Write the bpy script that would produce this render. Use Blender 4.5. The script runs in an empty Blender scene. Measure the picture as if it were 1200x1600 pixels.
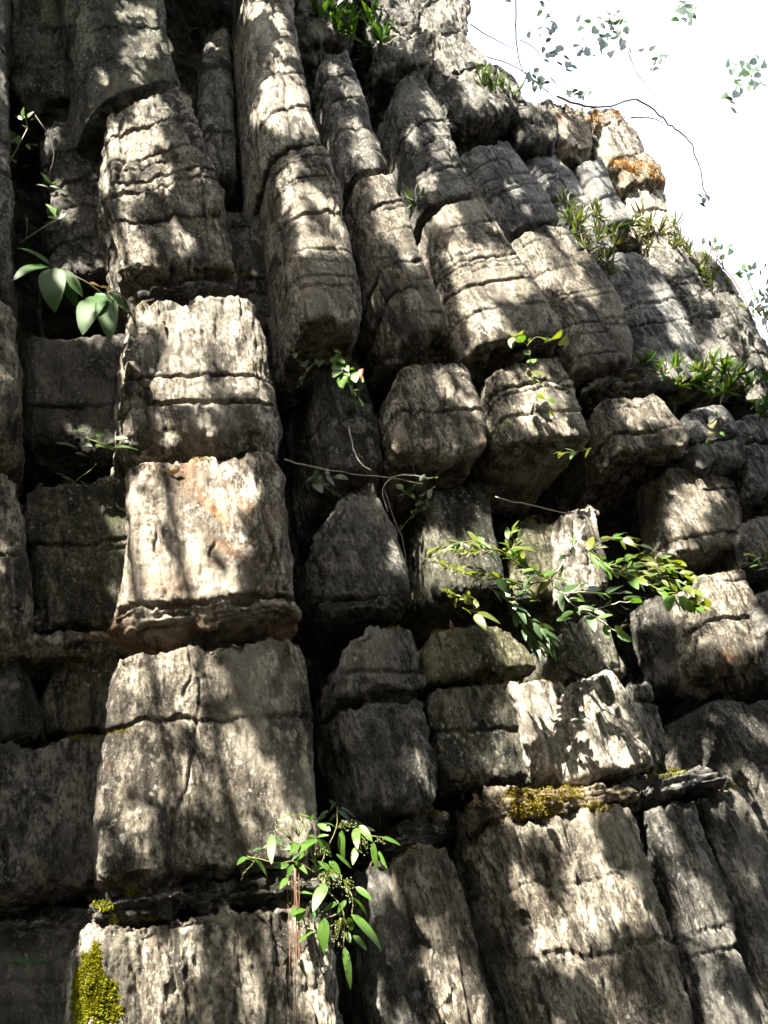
import bpy, math, random
import numpy as np
from mathutils import Vector, Matrix
from mathutils.bvhtree import BVHTree

sc = bpy.context.scene
R = math.radians
# ------------------------------------------------------------------ camera
F_AX = np.array([0.0, 0.8554, 0.5180])
R_AX = np.array([0.9591, 0.1466, -0.2420])
U_AX = np.cross(R_AX, F_AX)
U_AX /= np.linalg.norm(U_AX)
R_AX = np.cross(F_AX, U_AX)
CAM = np.array([0.0, 0.0, 1.6])
FPX = 1200.0
cd = bpy.data.cameras.new('camera')
cam = bpy.data.objects.new('camera', cd)
sc.collection.objects.link(cam)
cam.matrix_world = Matrix(((R_AX[0], U_AX[0], -F_AX[0], CAM[0]), (R_AX[1], U_AX[1], -F_AX[1], CAM[1]),
                           (R_AX[2], U_AX[2], -F_AX[2], CAM[2]), (0, 0, 0, 1)))
cd.sensor_fit = 'VERTICAL'
cd.sensor_height = 24.0
cd.lens = 24.0 * FPX / 1600.0
cd.clip_start = 0.02
cd.clip_end = 2000
sc.camera = cam
# ------------------------------------------------------------------ wall frame
WD = 2700 * R_AX + 50 * U_AX + 1200 * F_AX
WD[2] = 0
WD /= np.linalg.norm(WD)                       # along the wall, to the right
WN = np.array([WD[1], -WD[0], 0.0])            # out of the wall, toward the viewer
Z = np.array([0, 0, 1.0])
DIST = 3.0
# ------------------------------------------------------------------ sun and sky
SUN_EL, SUN_OFF = R(50), R(33)
sh = math.cos(SUN_OFF) * WN - math.sin(SUN_OFF) * WD
SUN = np.array([sh[0] * math.cos(SUN_EL), sh[1] * math.cos(SUN_EL), math.sin(SUN_EL)])
sl = bpy.data.lights.new('sun', 'SUN')
sl.energy = 5.0
sl.angle = R(0.45)
sl.color = (1.0, 0.93, 0.80)
so = bpy.data.objects.new('sun', sl)
sc.collection.objects.link(so)
so.rotation_euler = Vector(SUN).to_track_quat('Z', 'Y').to_euler()
world = bpy.data.worlds.new('World')
sc.world = world
world.use_nodes = True
wn = world.node_tree
wn.nodes.clear()
sky = wn.nodes.new('ShaderNodeTexSky')
sky.sky_type = 'NISHITA'
sky.sun_disc = False
sky.sun_elevation = SUN_EL
sky.sun_rotation = math.atan2(SUN[0], SUN[1])
sky.dust_density = 4.0
sky.air_density = 1.0
desat = wn.nodes.new('ShaderNodeHueSaturation')
desat.inputs['Saturation'].default_value = 0.45
bg = wn.nodes.new('ShaderNodeBackground')
bg.inputs[1].default_value = 0.15
wo = wn.nodes.new('ShaderNodeOutputWorld')
wn.links.new(sky.outputs[0], desat.inputs['Color'])
wn.links.new(desat.outputs[0], bg.inputs[0])
wn.links.new(bg.outputs[0], wo.inputs[0])
sc.view_settings.view_transform = 'Standard'
sc.view_settings.look = 'None'
sc.view_settings.gamma = 1
sc.view_settings.exposure = 2.95
sc.cycles.max_bounces = 5
sc.cycles.diffuse_bounces = 3
sc.cycles.use_denoising = True


def ray(px, py):
    d = (px - 600.0) * R_AX + (800.0 - py) * U_AX + FPX * F_AX
    return d / np.linalg.norm(d)


def P(px, py, w=0.0):
    """the point on the plane standing w metres in front of the wall plane, seen in direction (px, py)"""
    d = ray(px, py)
    t = (DIST - w) / -(d @ WN)
    return CAM + d * t


def proj(p):
    v = np.asarray(p) - CAM
    zf = v @ F_AX
    return 600 + FPX * (v @ R_AX) / zf, 800 - FPX * (v @ U_AX) / zf, zf


# ------------------------------------------------------------------ noise
def _h(ix, iy, iz, seed):
    h = (ix.astype(np.uint32) * np.uint32(374761393) + iy.astype(np.uint32) * np.uint32(668265263)
         + iz.astype(np.uint32) * np.uint32(2147483647) + np.uint32((seed * 1274126177) & 0xffffffff))
    h = (h ^ (h >> np.uint32(13))) * np.uint32(1274126177)
    h = h ^ (h >> np.uint32(16))
    h = h * np.uint32(2246822519)
    h = h ^ (h >> np.uint32(15))
    return (h & np.uint32(0xffffff)).astype(np.float32) / 8388607.5 - 1.0


def vn(p, seed=0):
    f = np.floor(p)
    i = f.astype(np.int64) + 100000
    t = (p - f).astype(np.float32)
    t = t * t * t * (t * (t * 6 - 15) + 10)
    x, y, z = i[:, 0], i[:, 1], i[:, 2]
    a = [[_h(x, y + j, z + k, seed) * (1 - t[:, 0]) + _h(x + 1, y + j, z + k, seed) * t[:, 0] for k in (0, 1)] for j in (0, 1)]
    b = [a[0][k] * (1 - t[:, 1]) + a[1][k] * t[:, 1] for k in (0, 1)]
    return b[0] * (1 - t[:, 2]) + b[1] * t[:, 2]


def fbm(p, seed=0, o=4, g=0.5):
    s = 0
    a = 1.0
    for k in range(o):
        s = s + a * vn(p * (2.03 ** k), seed + k * 17)
        a *= g
    return s


def ridge(p, seed=0, o=3):
    s = 0
    a = 1.0
    for k in range(o):
        s = s + a * (1 - 2 * np.abs(vn(p * (2.1 ** k), seed + k * 31)))
        a *= .5
    return s


# ------------------------------------------------------------------ materials
def newmat(name):
    m = bpy.data.materials.new(name)
    m.use_nodes = True
    nt = m.node_tree
    nt.nodes.clear()
    return m, nt


def N(nt, typ, **kw):
    n = nt.nodes.new(typ)
    for k, v in kw.items():
        if k in n.bl_rna.properties.keys():
            setattr(n, k, v)
        else:
            n.inputs[k.replace('_', ' ')].default_value = v
    return n


def ramp(nt, src, stops, interp='LINEAR'):
    r = nt.nodes.new('ShaderNodeValToRGB')
    r.color_ramp.interpolation = interp
    e = r.color_ramp.elements
    while len(e) < len(stops):
        e.new(0.5)
    for el, (p, c) in zip(e, stops):
        el.position = p
        el.color = (c, c, c, 1) if isinstance(c, (int, float)) else (*c, 1)
    nt.links.new(src, r.inputs[0])
    return r.outputs[0]


def mixc(nt, fac, a, b, mode='MIX'):
    m = nt.nodes.new('ShaderNodeMix')
    m.data_type = 'RGBA'
    m.blend_type = mode
    for s, v in ((m.inputs[0], fac), (m.inputs[6], a), (m.inputs[7], b)):
        if isinstance(v, bpy.types.NodeSocket):
            nt.links.new(v, s)
        elif isinstance(v, (int, float)):
            s.default_value = v
        else:
            s.default_value = (*v, 1)
    return m.outputs[2]


def rock_mat(name, dark, mid, light, moss=0.0, rust=0.0, lich=1.0, mosscol=(.085, .095, .03), k=1.0):
    m, nt = newmat(name)
    L = nt.links.new
    geo = N(nt, 'ShaderNodeNewGeometry')

    def noise(scale, sx=1, sz=1, detail=6, rough=.6, off=0, dist=0.0):
        mp = N(nt, 'ShaderNodeMapping')
        mp.inputs['Scale'].default_value = (sx, sx, sz)
        mp.inputs['Location'].default_value = (off, off * .7, off * 1.3)
        L(geo.outputs['Position'], mp.inputs[0])
        n = N(nt, 'ShaderNodeTexNoise', Scale=scale, Detail=detail, Roughness=rough, Distortion=dist)
        L(mp.outputs[0], n.inputs['Vector'])
        return n.outputs[0]
    big = noise(2.3 * k, 1, .8, 5, .62, 3, .4)
    vert = noise(16 * k, 1, .22, 5, .6, 9, .5)
    patch = noise(7 * k, 1, .7, 6, .7, 21, .8)
    fine = noise(60 * k, 1, .55, 5, .7, 33)
    speck = noise(150 * k, 1, 1, 3, .6, 5)
    col = mixc(nt, ramp(nt, big, [(.40, 0.0), (.58, 1.0)]), dark, mid)
    col = mixc(nt, ramp(nt, patch, [(.47, 0.0), (.56, 1.0)]), col, light)
    col = mixc(nt, ramp(nt, vert, [(.38, .88), (.48, 0.0)]), col, tuple(c * .35 for c in dark))
    col = mixc(nt, ramp(nt, fine, [(.41, .75), (.53, 0.0)]), col, tuple(c * .42 for c in dark))
    stain = noise(3.4 * k, 1, .10, 4, .55, 112, .3)
    col = mixc(nt, ramp(nt, stain, [(.34, .72), (.47, 0.0)]), col, tuple(c * .5 for c in dark))
    clean = noise(1.7 * k, 1, .8, 4, .6, 131, .5)
    col = mixc(nt, ramp(nt, clean, [(.50, 0.0), (.66, .55)]), col, tuple(c * .92 for c in light))
    # pale crusts of lichen: small blotches with a shape of their own
    mp = N(nt, 'ShaderNodeMapping')
    mp.inputs['Scale'].default_value = (1, 1, .8)
    L(geo.outputs['Position'], mp.inputs[0])
    wob = N(nt, 'ShaderNodeTexNoise', Scale=30.0 * k, Detail=3.0)
    L(mp.outputs[0], wob.inputs['Vector'])
    addv = N(nt, 'ShaderNodeMixRGB', blend_type='ADD')
    addv.inputs[0].default_value = .035
    L(mp.outputs[0], addv.inputs[1])
    L(wob.outputs['Color'], addv.inputs[2])
    vo = N(nt, 'ShaderNodeTexVoronoi', Scale=34.0 * k)
    L(addv.outputs[0], vo.inputs['Vector'])
    blot = ramp(nt, vo.outputs['Distance'], [(.20, 1.0), (.34, 0.0)])
    gate = ramp(nt, noise(5 * k, 1, 1, 3, .5, 44), [(.50, 0.0), (.62, .62 * lich)])
    mm = N(nt, 'ShaderNodeMath', operation='MULTIPLY')
    L(blot, mm.inputs[0])
    L(gate, mm.inputs[1])
    col = mixc(nt, mm.outputs[0], col, (.46, .46, .41))
    col = mixc(nt, ramp(nt, speck, [(.62, 0.0), (.70, .55)]), col, (.55, .53, .48))
    col = mixc(nt, ramp(nt, speck, [(.28, .7), (.38, 0.0)]), col, tuple(c * .3 for c in dark))
    if moss > 0:
        col = mixc(nt, ramp(nt, noise(4.5 * k, 1, 1, 6, .65, 60, .6), [(.62 - moss * .3, 0.0), (.74 - moss * .25, .85)]), col, mosscol)
    if rust > 0:
        col = mixc(nt, ramp(nt, noise(3.2 * k, 1, 1, 5, .6, 81, .8), [(.66 - rust * .25, 0.0), (.80 - rust * .2, .8)]), col, (.27, .13, .055))
    oi = N(nt, 'ShaderNodeObjectInfo')
    mr = N(nt, 'ShaderNodeMapRange')
    mr.inputs['To Min'].default_value = .78
    mr.inputs['To Max'].default_value = 1.14
    L(oi.outputs['Random'], mr.inputs['Value'])
    vs = N(nt, 'ShaderNodeVectorMath', operation='SCALE')
    L(col, vs.inputs[0])
    L(mr.outputs[0], vs.inputs['Scale'])
    col = vs.outputs[0]
    b = N(nt, 'ShaderNodeBsdfPrincipled', Roughness=.88)
    b.inputs['Specular IOR Level'].default_value = .25
    L(col, b.inputs['Base Color'])
    h1 = N(nt, 'ShaderNodeBump', Strength=1.0, Distance=.034)
    h2 = N(nt, 'ShaderNodeBump', Strength=1.0, Distance=.014)
    L(noise(38 * k, 1, .38, 7, .68, 71, .6), h1.inputs['Height'])
    L(noise(110 * k, 1, .7, 5, .75, 91), h2.inputs['Height'])
    L(h1.outputs[0], h2.inputs['Normal'])
    L(h2.outputs[0], b.inputs['Normal'])
    o = N(nt, 'ShaderNodeOutputMaterial')
    L(b.outputs[0], o.inputs[0])
    return m


M = {
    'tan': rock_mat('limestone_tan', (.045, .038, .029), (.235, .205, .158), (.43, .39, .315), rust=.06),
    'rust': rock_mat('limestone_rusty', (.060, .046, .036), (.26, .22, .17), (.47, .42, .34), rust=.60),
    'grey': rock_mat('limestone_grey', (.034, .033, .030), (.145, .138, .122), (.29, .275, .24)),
    'blue': rock_mat('limestone_slate_grey', (.040, .042, .045), (.145, .148, .150), (.30, .292, .27), lich=.8, k=.8),
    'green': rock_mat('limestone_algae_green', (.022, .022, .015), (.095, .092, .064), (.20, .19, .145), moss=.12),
    'mossy': rock_mat('limestone_mossy', (.025, .024, .013), (.10, .095, .055), (.20, .19, .12), moss=.45, mosscol=(.07, .068, .024)),
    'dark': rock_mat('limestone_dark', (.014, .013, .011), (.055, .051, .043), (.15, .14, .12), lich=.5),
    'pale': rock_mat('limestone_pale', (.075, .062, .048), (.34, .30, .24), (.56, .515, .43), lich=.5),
    'orange': rock_mat('limestone_with_orange_lichen', (.06, .048, .034), (.22, .19, .145), (.34, .28, .19), lich=.5, rust=.10),
}


def leaf_mat(name, c1, c2, trans=.35, rough=.45, spec=.4, scale=14):
    m, nt = newmat(name)
    L = nt.links.new
    geo = N(nt, 'ShaderNodeNewGeometry')
    n = N(nt, 'ShaderNodeTexNoise', Scale=scale, Detail=3.0)
    L(geo.outputs['Position'], n.inputs['Vector'])
    rnd = mixc(nt, .6, n.outputs[0], geo.outputs['Random Per Island'])
    col = mixc(nt, ramp(nt, rnd, [(.25, 0.0), (.75, 1.0)]), c1, c2)
    b = N(nt, 'ShaderNodeBsdfPrincipled', Roughness=rough)
    b.inputs['Specular IOR Level'].default_value = spec
    L(col, b.inputs['Base Color'])
    t = N(nt, 'ShaderNodeBsdfTranslucent')
    tc = mixc(nt, 1.0, col, (1.5, 1.5, .55), 'MULTIPLY')
    L(tc, t.inputs[0])
    bu = N(nt, 'ShaderNodeBump', Strength=.35, Distance=.002)
    n2 = N(nt, 'ShaderNodeTexNoise', Scale=220.0, Detail=2.0)
    L(geo.outputs['Position'], n2.inputs['Vector'])
    L(n2.outputs[0], bu.inputs['Height'])
    L(bu.outputs[0], b.inputs['Normal'])
    mx = N(nt, 'ShaderNodeMixShader')
    mx.inputs[0].default_value = trans
    L(b.outputs[0], mx.inputs[1])
    L(t.outputs[0], mx.inputs[2])
    o = N(nt, 'ShaderNodeOutputMaterial')
    L(mx.outputs[0], o.inputs[0])
    return m


def plain(name, c1, c2, rough=.8, scale=40):
    m, nt = newmat(name)
    geo = N(nt, 'ShaderNodeNewGeometry')
    n = N(nt, 'ShaderNodeTexNoise', Scale=scale, Detail=4.0)
    nt.links.new(geo.outputs['Position'], n.inputs['Vector'])
    b = N(nt, 'ShaderNodeBsdfPrincipled', Roughness=rough)
    nt.links.new(mixc(nt, ramp(nt, n.outputs[0], [(.3, 0.0), (.7, 1.0)]), c1, c2), b.inputs['Base Color'])
    o = N(nt, 'ShaderNodeOutputMaterial')
    nt.links.new(b.outputs[0], o.inputs[0])
    return m


M['leaf'] = leaf_mat('green_leaf', (.030, .080, .012), (.075, .145, .020), .35)
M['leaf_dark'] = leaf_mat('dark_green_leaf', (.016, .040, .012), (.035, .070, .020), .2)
M['leaf_yellow'] = leaf_mat('yellow_green_leaf', (.045, .075, .010), (.125, .140, .014), .4)
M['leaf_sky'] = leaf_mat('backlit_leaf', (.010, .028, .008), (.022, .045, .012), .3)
M['leaf_glossy'] = leaf_mat('glossy_leaf', (.020, .056, .014), (.036, .080, .018), .2, .5, .12)
M['grass'] = leaf_mat('tuft_blade', (.028, .055, .012), (.075, .105, .025), .3)
M['dry'] = leaf_mat('dry_blade', (.10, .095, .04), (.17, .15, .08), .2)
M['moss'] = leaf_mat('moss_tuft', (.075, .085, .006), (.22, .21, .014), .3, .9, .05, 30)
M['moss_olive'] = leaf_mat('olive_moss_tuft', (.075, .062, .010), (.22, .165, .025), .3, .9, .05, 30)
M['lichen'] = leaf_mat('orange_lichen_frond', (.20, .085, .010), (.36, .17, .02), .2, .8, .1, 60)
M['lichen_grey'] = leaf_mat('grey_lichen_frond', (.05, .065, .055), (.11, .13, .11), .2, .8, .1, 60)
M['dead'] = leaf_mat('dead_leaf', (.10, .026, .005), (.15, .042, .008), .15)
M['brown_leaf'] = leaf_mat('brown_leaf', (.07, .040, .022), (.15, .085, .045), .15)
M['flower'] = plain('flower_bud', (.12, .15, .05), (.24, .26, .13))
M['stem'] = plain('green_stem', (.10, .12, .04), (.16, .14, .06))
M['stem_red'] = plain('reddish_hanging_stem', (.07, .035, .018), (.13, .07, .04))
M['twig'] = plain('grey_twig', (.22, .20, .16), (.40, .37, .31))
M['twig_dark'] = plain('dark_twig', (.035, .028, .024), (.07, .055, .045))
M['bark'] = plain('tree_bark', (.07, .055, .04), (.16, .13, .10), .9, 12)
M['soil'] = plain('forest_soil', (.035, .026, .018), (.075, .058, .04), .95, 6)


# ------------------------------------------------------------------ object helpers
def tag(o, label, cat, group=None, kind=None):
    if label:
        o['label'] = label
    if cat:
        o['category'] = cat
    if group:
        o['group'] = group
    if kind:
        o['kind'] = kind
    return o


def link_mesh(name, verts, faces, mat, parent=None, smooth=True):
    me = bpy.data.meshes.new(name)
    verts = np.asarray(verts, dtype=np.float32)
    faces = np.asarray(faces, dtype=np.int32)
    k = faces.shape[1]
    me.vertices.add(len(verts))
    me.vertices.foreach_set('co', verts.ravel())
    me.loops.add(faces.size)
    me.loops.foreach_set('vertex_index', faces.ravel())
    me.polygons.add(len(faces))
    me.polygons.foreach_set('loop_start', np.arange(0, faces.size, k, dtype=np.int32))
    me.polygons.foreach_set('loop_total', np.full(len(faces), k, dtype=np.int32))
    me.polygons.foreach_set('use_smooth', np.full(len(faces), smooth, dtype=bool))
    me.update(calc_edges=True)
    me.materials.append(M[mat] if isinstance(mat, str) else mat)
    o = bpy.data.objects.new(name, me)
    sc.collection.objects.link(o)
    if parent:
        o.parent = parent
        o.matrix_parent_inverse = Matrix.Translation(-Vector(parent.location))
    return o


def empty(name, loc, label, cat, group=None):
    o = bpy.data.objects.new(name, None)
    sc.collection.objects.link(o)
    o.location = Vector([float(v) for v in loc])
    o.empty_display_size = .05
    return tag(o, label, cat, group)


ALLV, ALLF, NV, TOPS = [], [], [0], []


def grid_normals(V):
    a = np.roll(V, -1, 1) - np.roll(V, 1, 1)
    b = np.empty_like(V)
    b[1:-1] = V[2:] - V[:-2]
    b[0] = V[1] - V[0]
    b[-1] = V[-1] - V[-2]
    n = np.cross(a, b)
    l = np.linalg.norm(n, axis=2, keepdims=True)
    return n / np.maximum(l, 1e-9)


def smooth01(x):
    x = np.clip(x, 0, 1)
    return x * x * (3 - 2 * x)


def block(rows, w, depth, mat, label, seed, cracks=(), rl=.10, rr=.10, top=.03, bot=.06, both=None, jag=.0, yaw=0.0,
          rough=1.0, strata=0.0, res=None, name='rock_block', cat='rock block', group='weathered limestone blocks of the cliff',
          taper=0.0, flute=1.0, beds=2, under=0.0, ck=1.0):
    rng = np.random.RandomState(seed)
    TOPS.append(tuple(rows[0]))
    Lp = np.array([P(r[0], r[1], w) for r in rows])
    Rp = np.array([P(r[2], r[3], w) for r in rows])
    mid = (Lp + Rp) / 2
    dist = np.linalg.norm(mid.mean(0) - CAM)
    if res is None:
        res = .0020 * dist
    seg = np.linalg.norm(np.diff(mid, axis=0), axis=1)
    cum = np.concatenate([[0], np.cumsum(seg)])
    H = cum[-1]
    Wd = np.linalg.norm(Rp - Lp, axis=1).mean()
    # footprint, s across 0..Wd, q into the rock
    rl_, rr_ = rl * Wd, rr * Wd
    rl_, rr_ = min(rl_, depth * .9), min(rr_, depth * .9)
    pts = []
    nfl = max(6, int((depth - rl_) / (res * 1.6)))
    for i in range(nfl):
        pts.append((0, depth - (depth - rl_) * i / nfl))
    na = max(5, int(rl_ * 1.57 / res))
    for i in range(na):
        a = math.pi / 2 * i / na
        pts.append((rl_ - rl_ * math.cos(a), rl_ - rl_ * math.sin(a)))
    nf = max(6, int((Wd - rl_ - rr_) / res))
    for i in range(nf):
        pts.append((rl_ + (Wd - rl_ - rr_) * i / nf, 0))
    na = max(5, int(rr_ * 1.57 / res))
    for i in range(na):
        a = math.pi / 2 * i / na
        pts.append((Wd - rr_ + rr_ * math.sin(a), rr_ - rr_ * math.cos(a)))
    nfr = max(5, int((depth - rr_) / (res * 3)))
    for i in range(nfr + 1):
        pts.append((Wd, rr_ + (depth - rr_) * i / nfr))
    for i in range(1, 6):
        pts.append((Wd - Wd * i / 6, depth))
    fp = np.array(pts)
    tn = np.roll(fp, -1, 0) - np.roll(fp, 1, 0)
    tn /= np.maximum(np.linalg.norm(tn, axis=1, keepdims=True), 1e-9)
    inn = np.stack([-tn[:, 1], tn[:, 0]], 1)        # inward normal
    c = np.array([Wd / 2, depth / 2])
    if ((c - fp) * inn).sum() < 0:
        inn = -inn
    # vertical stations
    bh = both if both else bot
    nz = max(8, int(H / res))
    e = np.linspace(0, H, nz)
    st = [(0.0, x, 1.0) for x in ()]
    cap = 9
    # list of (height along, inset, scale toward centre)
    S = []
    for i in range(cap):
        S.append((0.0, top, .05 + .95 * i / cap))
    for x in e:
        ins = 0.0
        if x < top:
            ins = top * (1 - math.sqrt(max(0, 1 - (1 - x / top) ** 2)))
        if H - x < bh:
            f = 1 - (H - x) / bh
            ins = max(ins, bot * (1 - math.sqrt(max(0, 1 - f ** 2))))
        S.append((x, ins, 1.0))
    for i in range(1, cap * 2 + 1):
        S.append((H, bot, 1 - .95 * i / (cap * 2)))
    S = np.array(S)
    inset = S[:, 1]
    tpos = np.interp(S[:, 0], cum, np.arange(len(rows)))
    i0 = np.minimum(tpos.astype(int), len(rows) - 2)
    fr = (tpos - i0)[:, None]
    Lt = Lp[i0] * (1 - fr) + Lp[i0 + 1] * fr
    Rt = Rp[i0] * (1 - fr) + Rp[i0 + 1] * fr
    q2 = fp[None] + inn[None] * inset[:, None, None]
    q2 = c + (q2 - c) * S[:, 2][:, None, None]
    s = q2[..., 0] / Wd
    q = q2[..., 1]
    V = Lt[:, None] * (1 - s[..., None]) + Rt[:, None] * s[..., None]
    q = q + math.tan(yaw) * Wd * ((1 - s) if yaw > 0 else -s)
    q = q + taper * (1 - S[:, 0] / H)[:, None]       # leans back toward the top
    V = V - WN * q[..., None]
    nr, nc = V.shape[:2]
    hh = np.repeat(S[:, 0], nc).reshape(nr, nc)
    side = (S[:, 2] > .999)[:, None].astype(np.float32)
    # jagged top
    pf = V.reshape(-1, 3)
    if jag > 0:
        jn = ridge(np.stack([pf @ WD * 9, pf @ WN * 5, pf[:, 2] * 0 + seed], 1), seed, 3).reshape(nr, nc)
        V[..., 2] += jag * jn * np.exp(-hh / (.10 + jag)) * (S[:, 2][:, None] ** .5)
        pf = V.reshape(-1, 3)
    nrm = grid_normals(V)
    cen = V.mean((0, 1))
    if ((V[nr // 2] - cen) * nrm[nr // 2]).sum() < 0:
        nrm = -nrm
    so_ = seed * 7.31
    q0 = pf + so_
    sc_ = max(1.0, dist / 3.6)
    loc = np.stack([pf @ WD, pf @ WN, pf[:, 2]], 1) + so_
    f1 = fbm(loc * np.array([2.6, 2.6, 1.7]) / sc_, seed, 3)
    f2 = fbm(loc * np.array([30, 30, 5.0]) / sc_, seed + 3, 3)
    f3 = fbm(loc * np.array([50, 50, 13]) / sc_, seed + 5, 4, .6)
    f4 = ridge(loc * np.array([14, 14, 7]) / sc_, seed + 9, 3)
    pit = np.clip(fbm(loc * np.array([11, 11, 7]) / sc_, seed + 13, 3) - .55, 0, 1)
    d = (.022 * f1 + .0085 * flute * f2 + .0070 * f3 + .0055 * f4 - .018 * pit) * rough * .88 * sc_ ** .7
    d = d.reshape(nr, nc)
    # bedding: steps and cracks that follow the layers
    wob = fbm(np.stack([loc[:, 0] * 3.2, loc[:, 1] * 3.2, loc[:, 2] * 0], 1), seed + 21, 5, .6).reshape(nr, nc)
    hw = hh + .020 * wob + (.007 * fbm(loc * np.array([24, 24, 6]) / sc_, seed + 23, 3)).reshape(nr, nc)
    lines = [(float(x) * H, 1.0) for x in cracks]
    for _ in range(int(beds * H / 1.0)):
        lines.append((rng.uniform(.06, .94) * H, rng.uniform(.12, .6)))
    lines.sort()
    step = np.zeros_like(d)
    for (x, a) in lines:
        gate = smooth01(.5 + 1.6 * fbm(np.stack([loc[:, 0] * 2.1, loc[:, 1] * 2.1, loc[:, 2] * 0 + x * 50], 1), seed + 40, 2).reshape(nr, nc)) if a < 1 else (.35 + .65 * smooth01(.65 + 1.2 * fbm(np.stack([loc[:, 0] * 2.6, loc[:, 1] * 2.6, loc[:, 2] * 0 + x * 50], 1), seed + 41, 2).reshape(nr, nc)))
        wdt = (.0036 + .0050 * a) * sc_ ** .5
        up = (hw - x)
        g = np.exp(-np.where(up > 0, up / (wdt * 1.6), up / (wdt * .8)) ** 2)
        d -= side * gate * ck * (a ** .7) * .036 * g * sc_ ** .5
        step += side * rng.uniform(-.010, .010) * ck * a * smooth01((hw - x) / .012 + .5)
    d += step
    # chipped edges
    edge = np.exp(-np.minimum(hh, H - hh) / .045)
    chip = np.clip(fbm(loc * np.array([9, 9, 9]) / sc_, seed + 33, 3) - .05, 0, 1).reshape(nr, nc)
    d -= edge * chip * .055 * (sc_ ** .5)
    big = np.clip(fbm(loc * np.array([3.4, 3.4, 3.4]) / sc_, seed + 37, 3) - .35, 0, 1).reshape(nr, nc)
    d -= np.exp(-np.minimum(hh, H - hh) / .10) * smooth01(big / .12) * .028
    edge2 = np.exp(-np.minimum(np.abs(s * Wd), np.abs((1 - s) * Wd)) / .05) * np.exp(-np.abs(q - .03) / .07)
    d -= side * edge2 * np.clip(fbm(loc * np.array([7, 7, 5]) / sc_, seed + 35, 3) - .2, 0, 1).reshape(nr, nc) * .045
    # vertical joints
    for _ in range(rng.randint(2, 5)):
        x0 = rng.uniform(.08, .92)
        h0, h1 = sorted(rng.uniform(0, H, 2))
        sw = s + .05 * fbm(np.stack([loc[:, 2] * 4, loc[:, 2] * 0, loc[:, 2] * 0], 1), seed + 50 + _, 3).reshape(nr, nc)
        g = np.exp(-((sw - x0) * Wd / (.007 * sc_)) ** 2) * smooth01((hh - h0) / .05) * smooth01((h1 - hh) / .05)
        d -= side * .020 * g * (q < depth * .3)
    if strata > 0:
        f = fbm(np.stack([loc[:, 0] * 2.5, loc[:, 1] * 2.5, (hw.ravel()) * 42 / sc_ ** .6], 1), seed + 60, 3, .6).reshape(nr, nc)
        d += strata * side * (.030 * f - .006)
    if under > 0:                                   # rough scalloped underside
        low = smooth01((hh - (H - bh)) / bh)
        d += under * low * .02 * fbm(loc * 6, seed + 70, 4).reshape(nr, nc)
    V = V + nrm * d[..., None]
    idx = np.arange(nr * nc).reshape(nr, nc)
    a, b = idx[:-1], idx[1:]
    Fq = np.stack([a, b, np.roll(b, -1, 1), np.roll(a, -1, 1)], -1).reshape(-1, 4)
    V = V.reshape(-1, 3)
    base = V.mean(0)
    base[2] = V[:, 2].min()
    o = link_mesh(name, V - base, Fq, mat)
    o.location = Vector([float(v) for v in base])
    tag(o, label, cat, group)
    ALLV.append(V)
    ALLF.append(Fq + NV[0])
    NV[0] += len(V)
    return o



B = block
SH = 'stacked blocks of the big left column'
# ---- big left column
B([(85, -150, 205, -160), (100, -40, 258, -50), (108, 60, 276, 60), (122, 166, 296, 108)], .08, .8, 'green', 'green-grey layered rock at the top left, above the dark ledge of the big left column', 1, cracks=(.35, .55, .72, .86), rl=.35, rr=.2, top=.05, bot=.015, ck=.7, group=SH, rough=.95)
B([(166, 172, 300, 118), (163, 225, 326, 185), (161, 300, 350, 265), (172, 350, 366, 340), (184, 418, 380, 412)], .10, .8, 'tan', 'tall sunlit upper rock of the left column, its left edge notched', 2, cracks=(.2, .38, .5, .56, .74), rl=.06, rr=.25, top=.015, bot=.07, both=.10, group=SH, rough=1.15, ck=.75, flute=1.4)
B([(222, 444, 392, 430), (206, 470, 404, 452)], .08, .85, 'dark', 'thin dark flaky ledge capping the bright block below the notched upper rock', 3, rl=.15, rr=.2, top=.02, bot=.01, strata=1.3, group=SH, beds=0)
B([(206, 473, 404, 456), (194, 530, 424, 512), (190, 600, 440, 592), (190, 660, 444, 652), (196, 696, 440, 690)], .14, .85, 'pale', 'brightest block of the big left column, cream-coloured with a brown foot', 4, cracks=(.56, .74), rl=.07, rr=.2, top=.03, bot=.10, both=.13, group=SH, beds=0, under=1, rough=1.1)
B([(203, 728, 436, 695), (202, 770, 452, 735), (195, 860, 464, 835), (180, 945, 473, 925)], .12, .85, 'rust', 'large rust-stained block with slanting shadows in the middle of the left column', 5, rl=.07, rr=.16, top=.035, bot=.02, group=SH, beds=0, jag=.008)
B([(177, 950, 474, 930), (180, 980, 476, 950), (200, 996, 460, 962)], .15, .85, 'rust', 'thin projecting ledge under the large rust-stained block of the left column', 6, rl=.10, rr=.2, top=.015, bot=.07, both=.07, strata=.6, group=SH, under=1, beds=2)
B([(178, 1024, 470, 994), (171, 1080, 490, 1040), (161, 1190, 500, 1150), (153, 1290, 508, 1250), (148, 1378, 512, 1340)], .12, .9, 'tan', 'widest and tallest block of the left column with a toothed top edge', 7, cracks=(.36,), rl=.05, rr=.14, top=.03, bot=.03, jag=.022, group=SH, ck=.45, beds=0)
B([(152, 1392, 518, 1356), (142, 1435, 522, 1402)], .07, .9, 'dark', 'dark flaky layered ledge under the widest block of the left column', 8, rl=.12, rr=.15, top=.02, bot=.01, strata=1.5, group=SH, beds=0)
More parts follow.
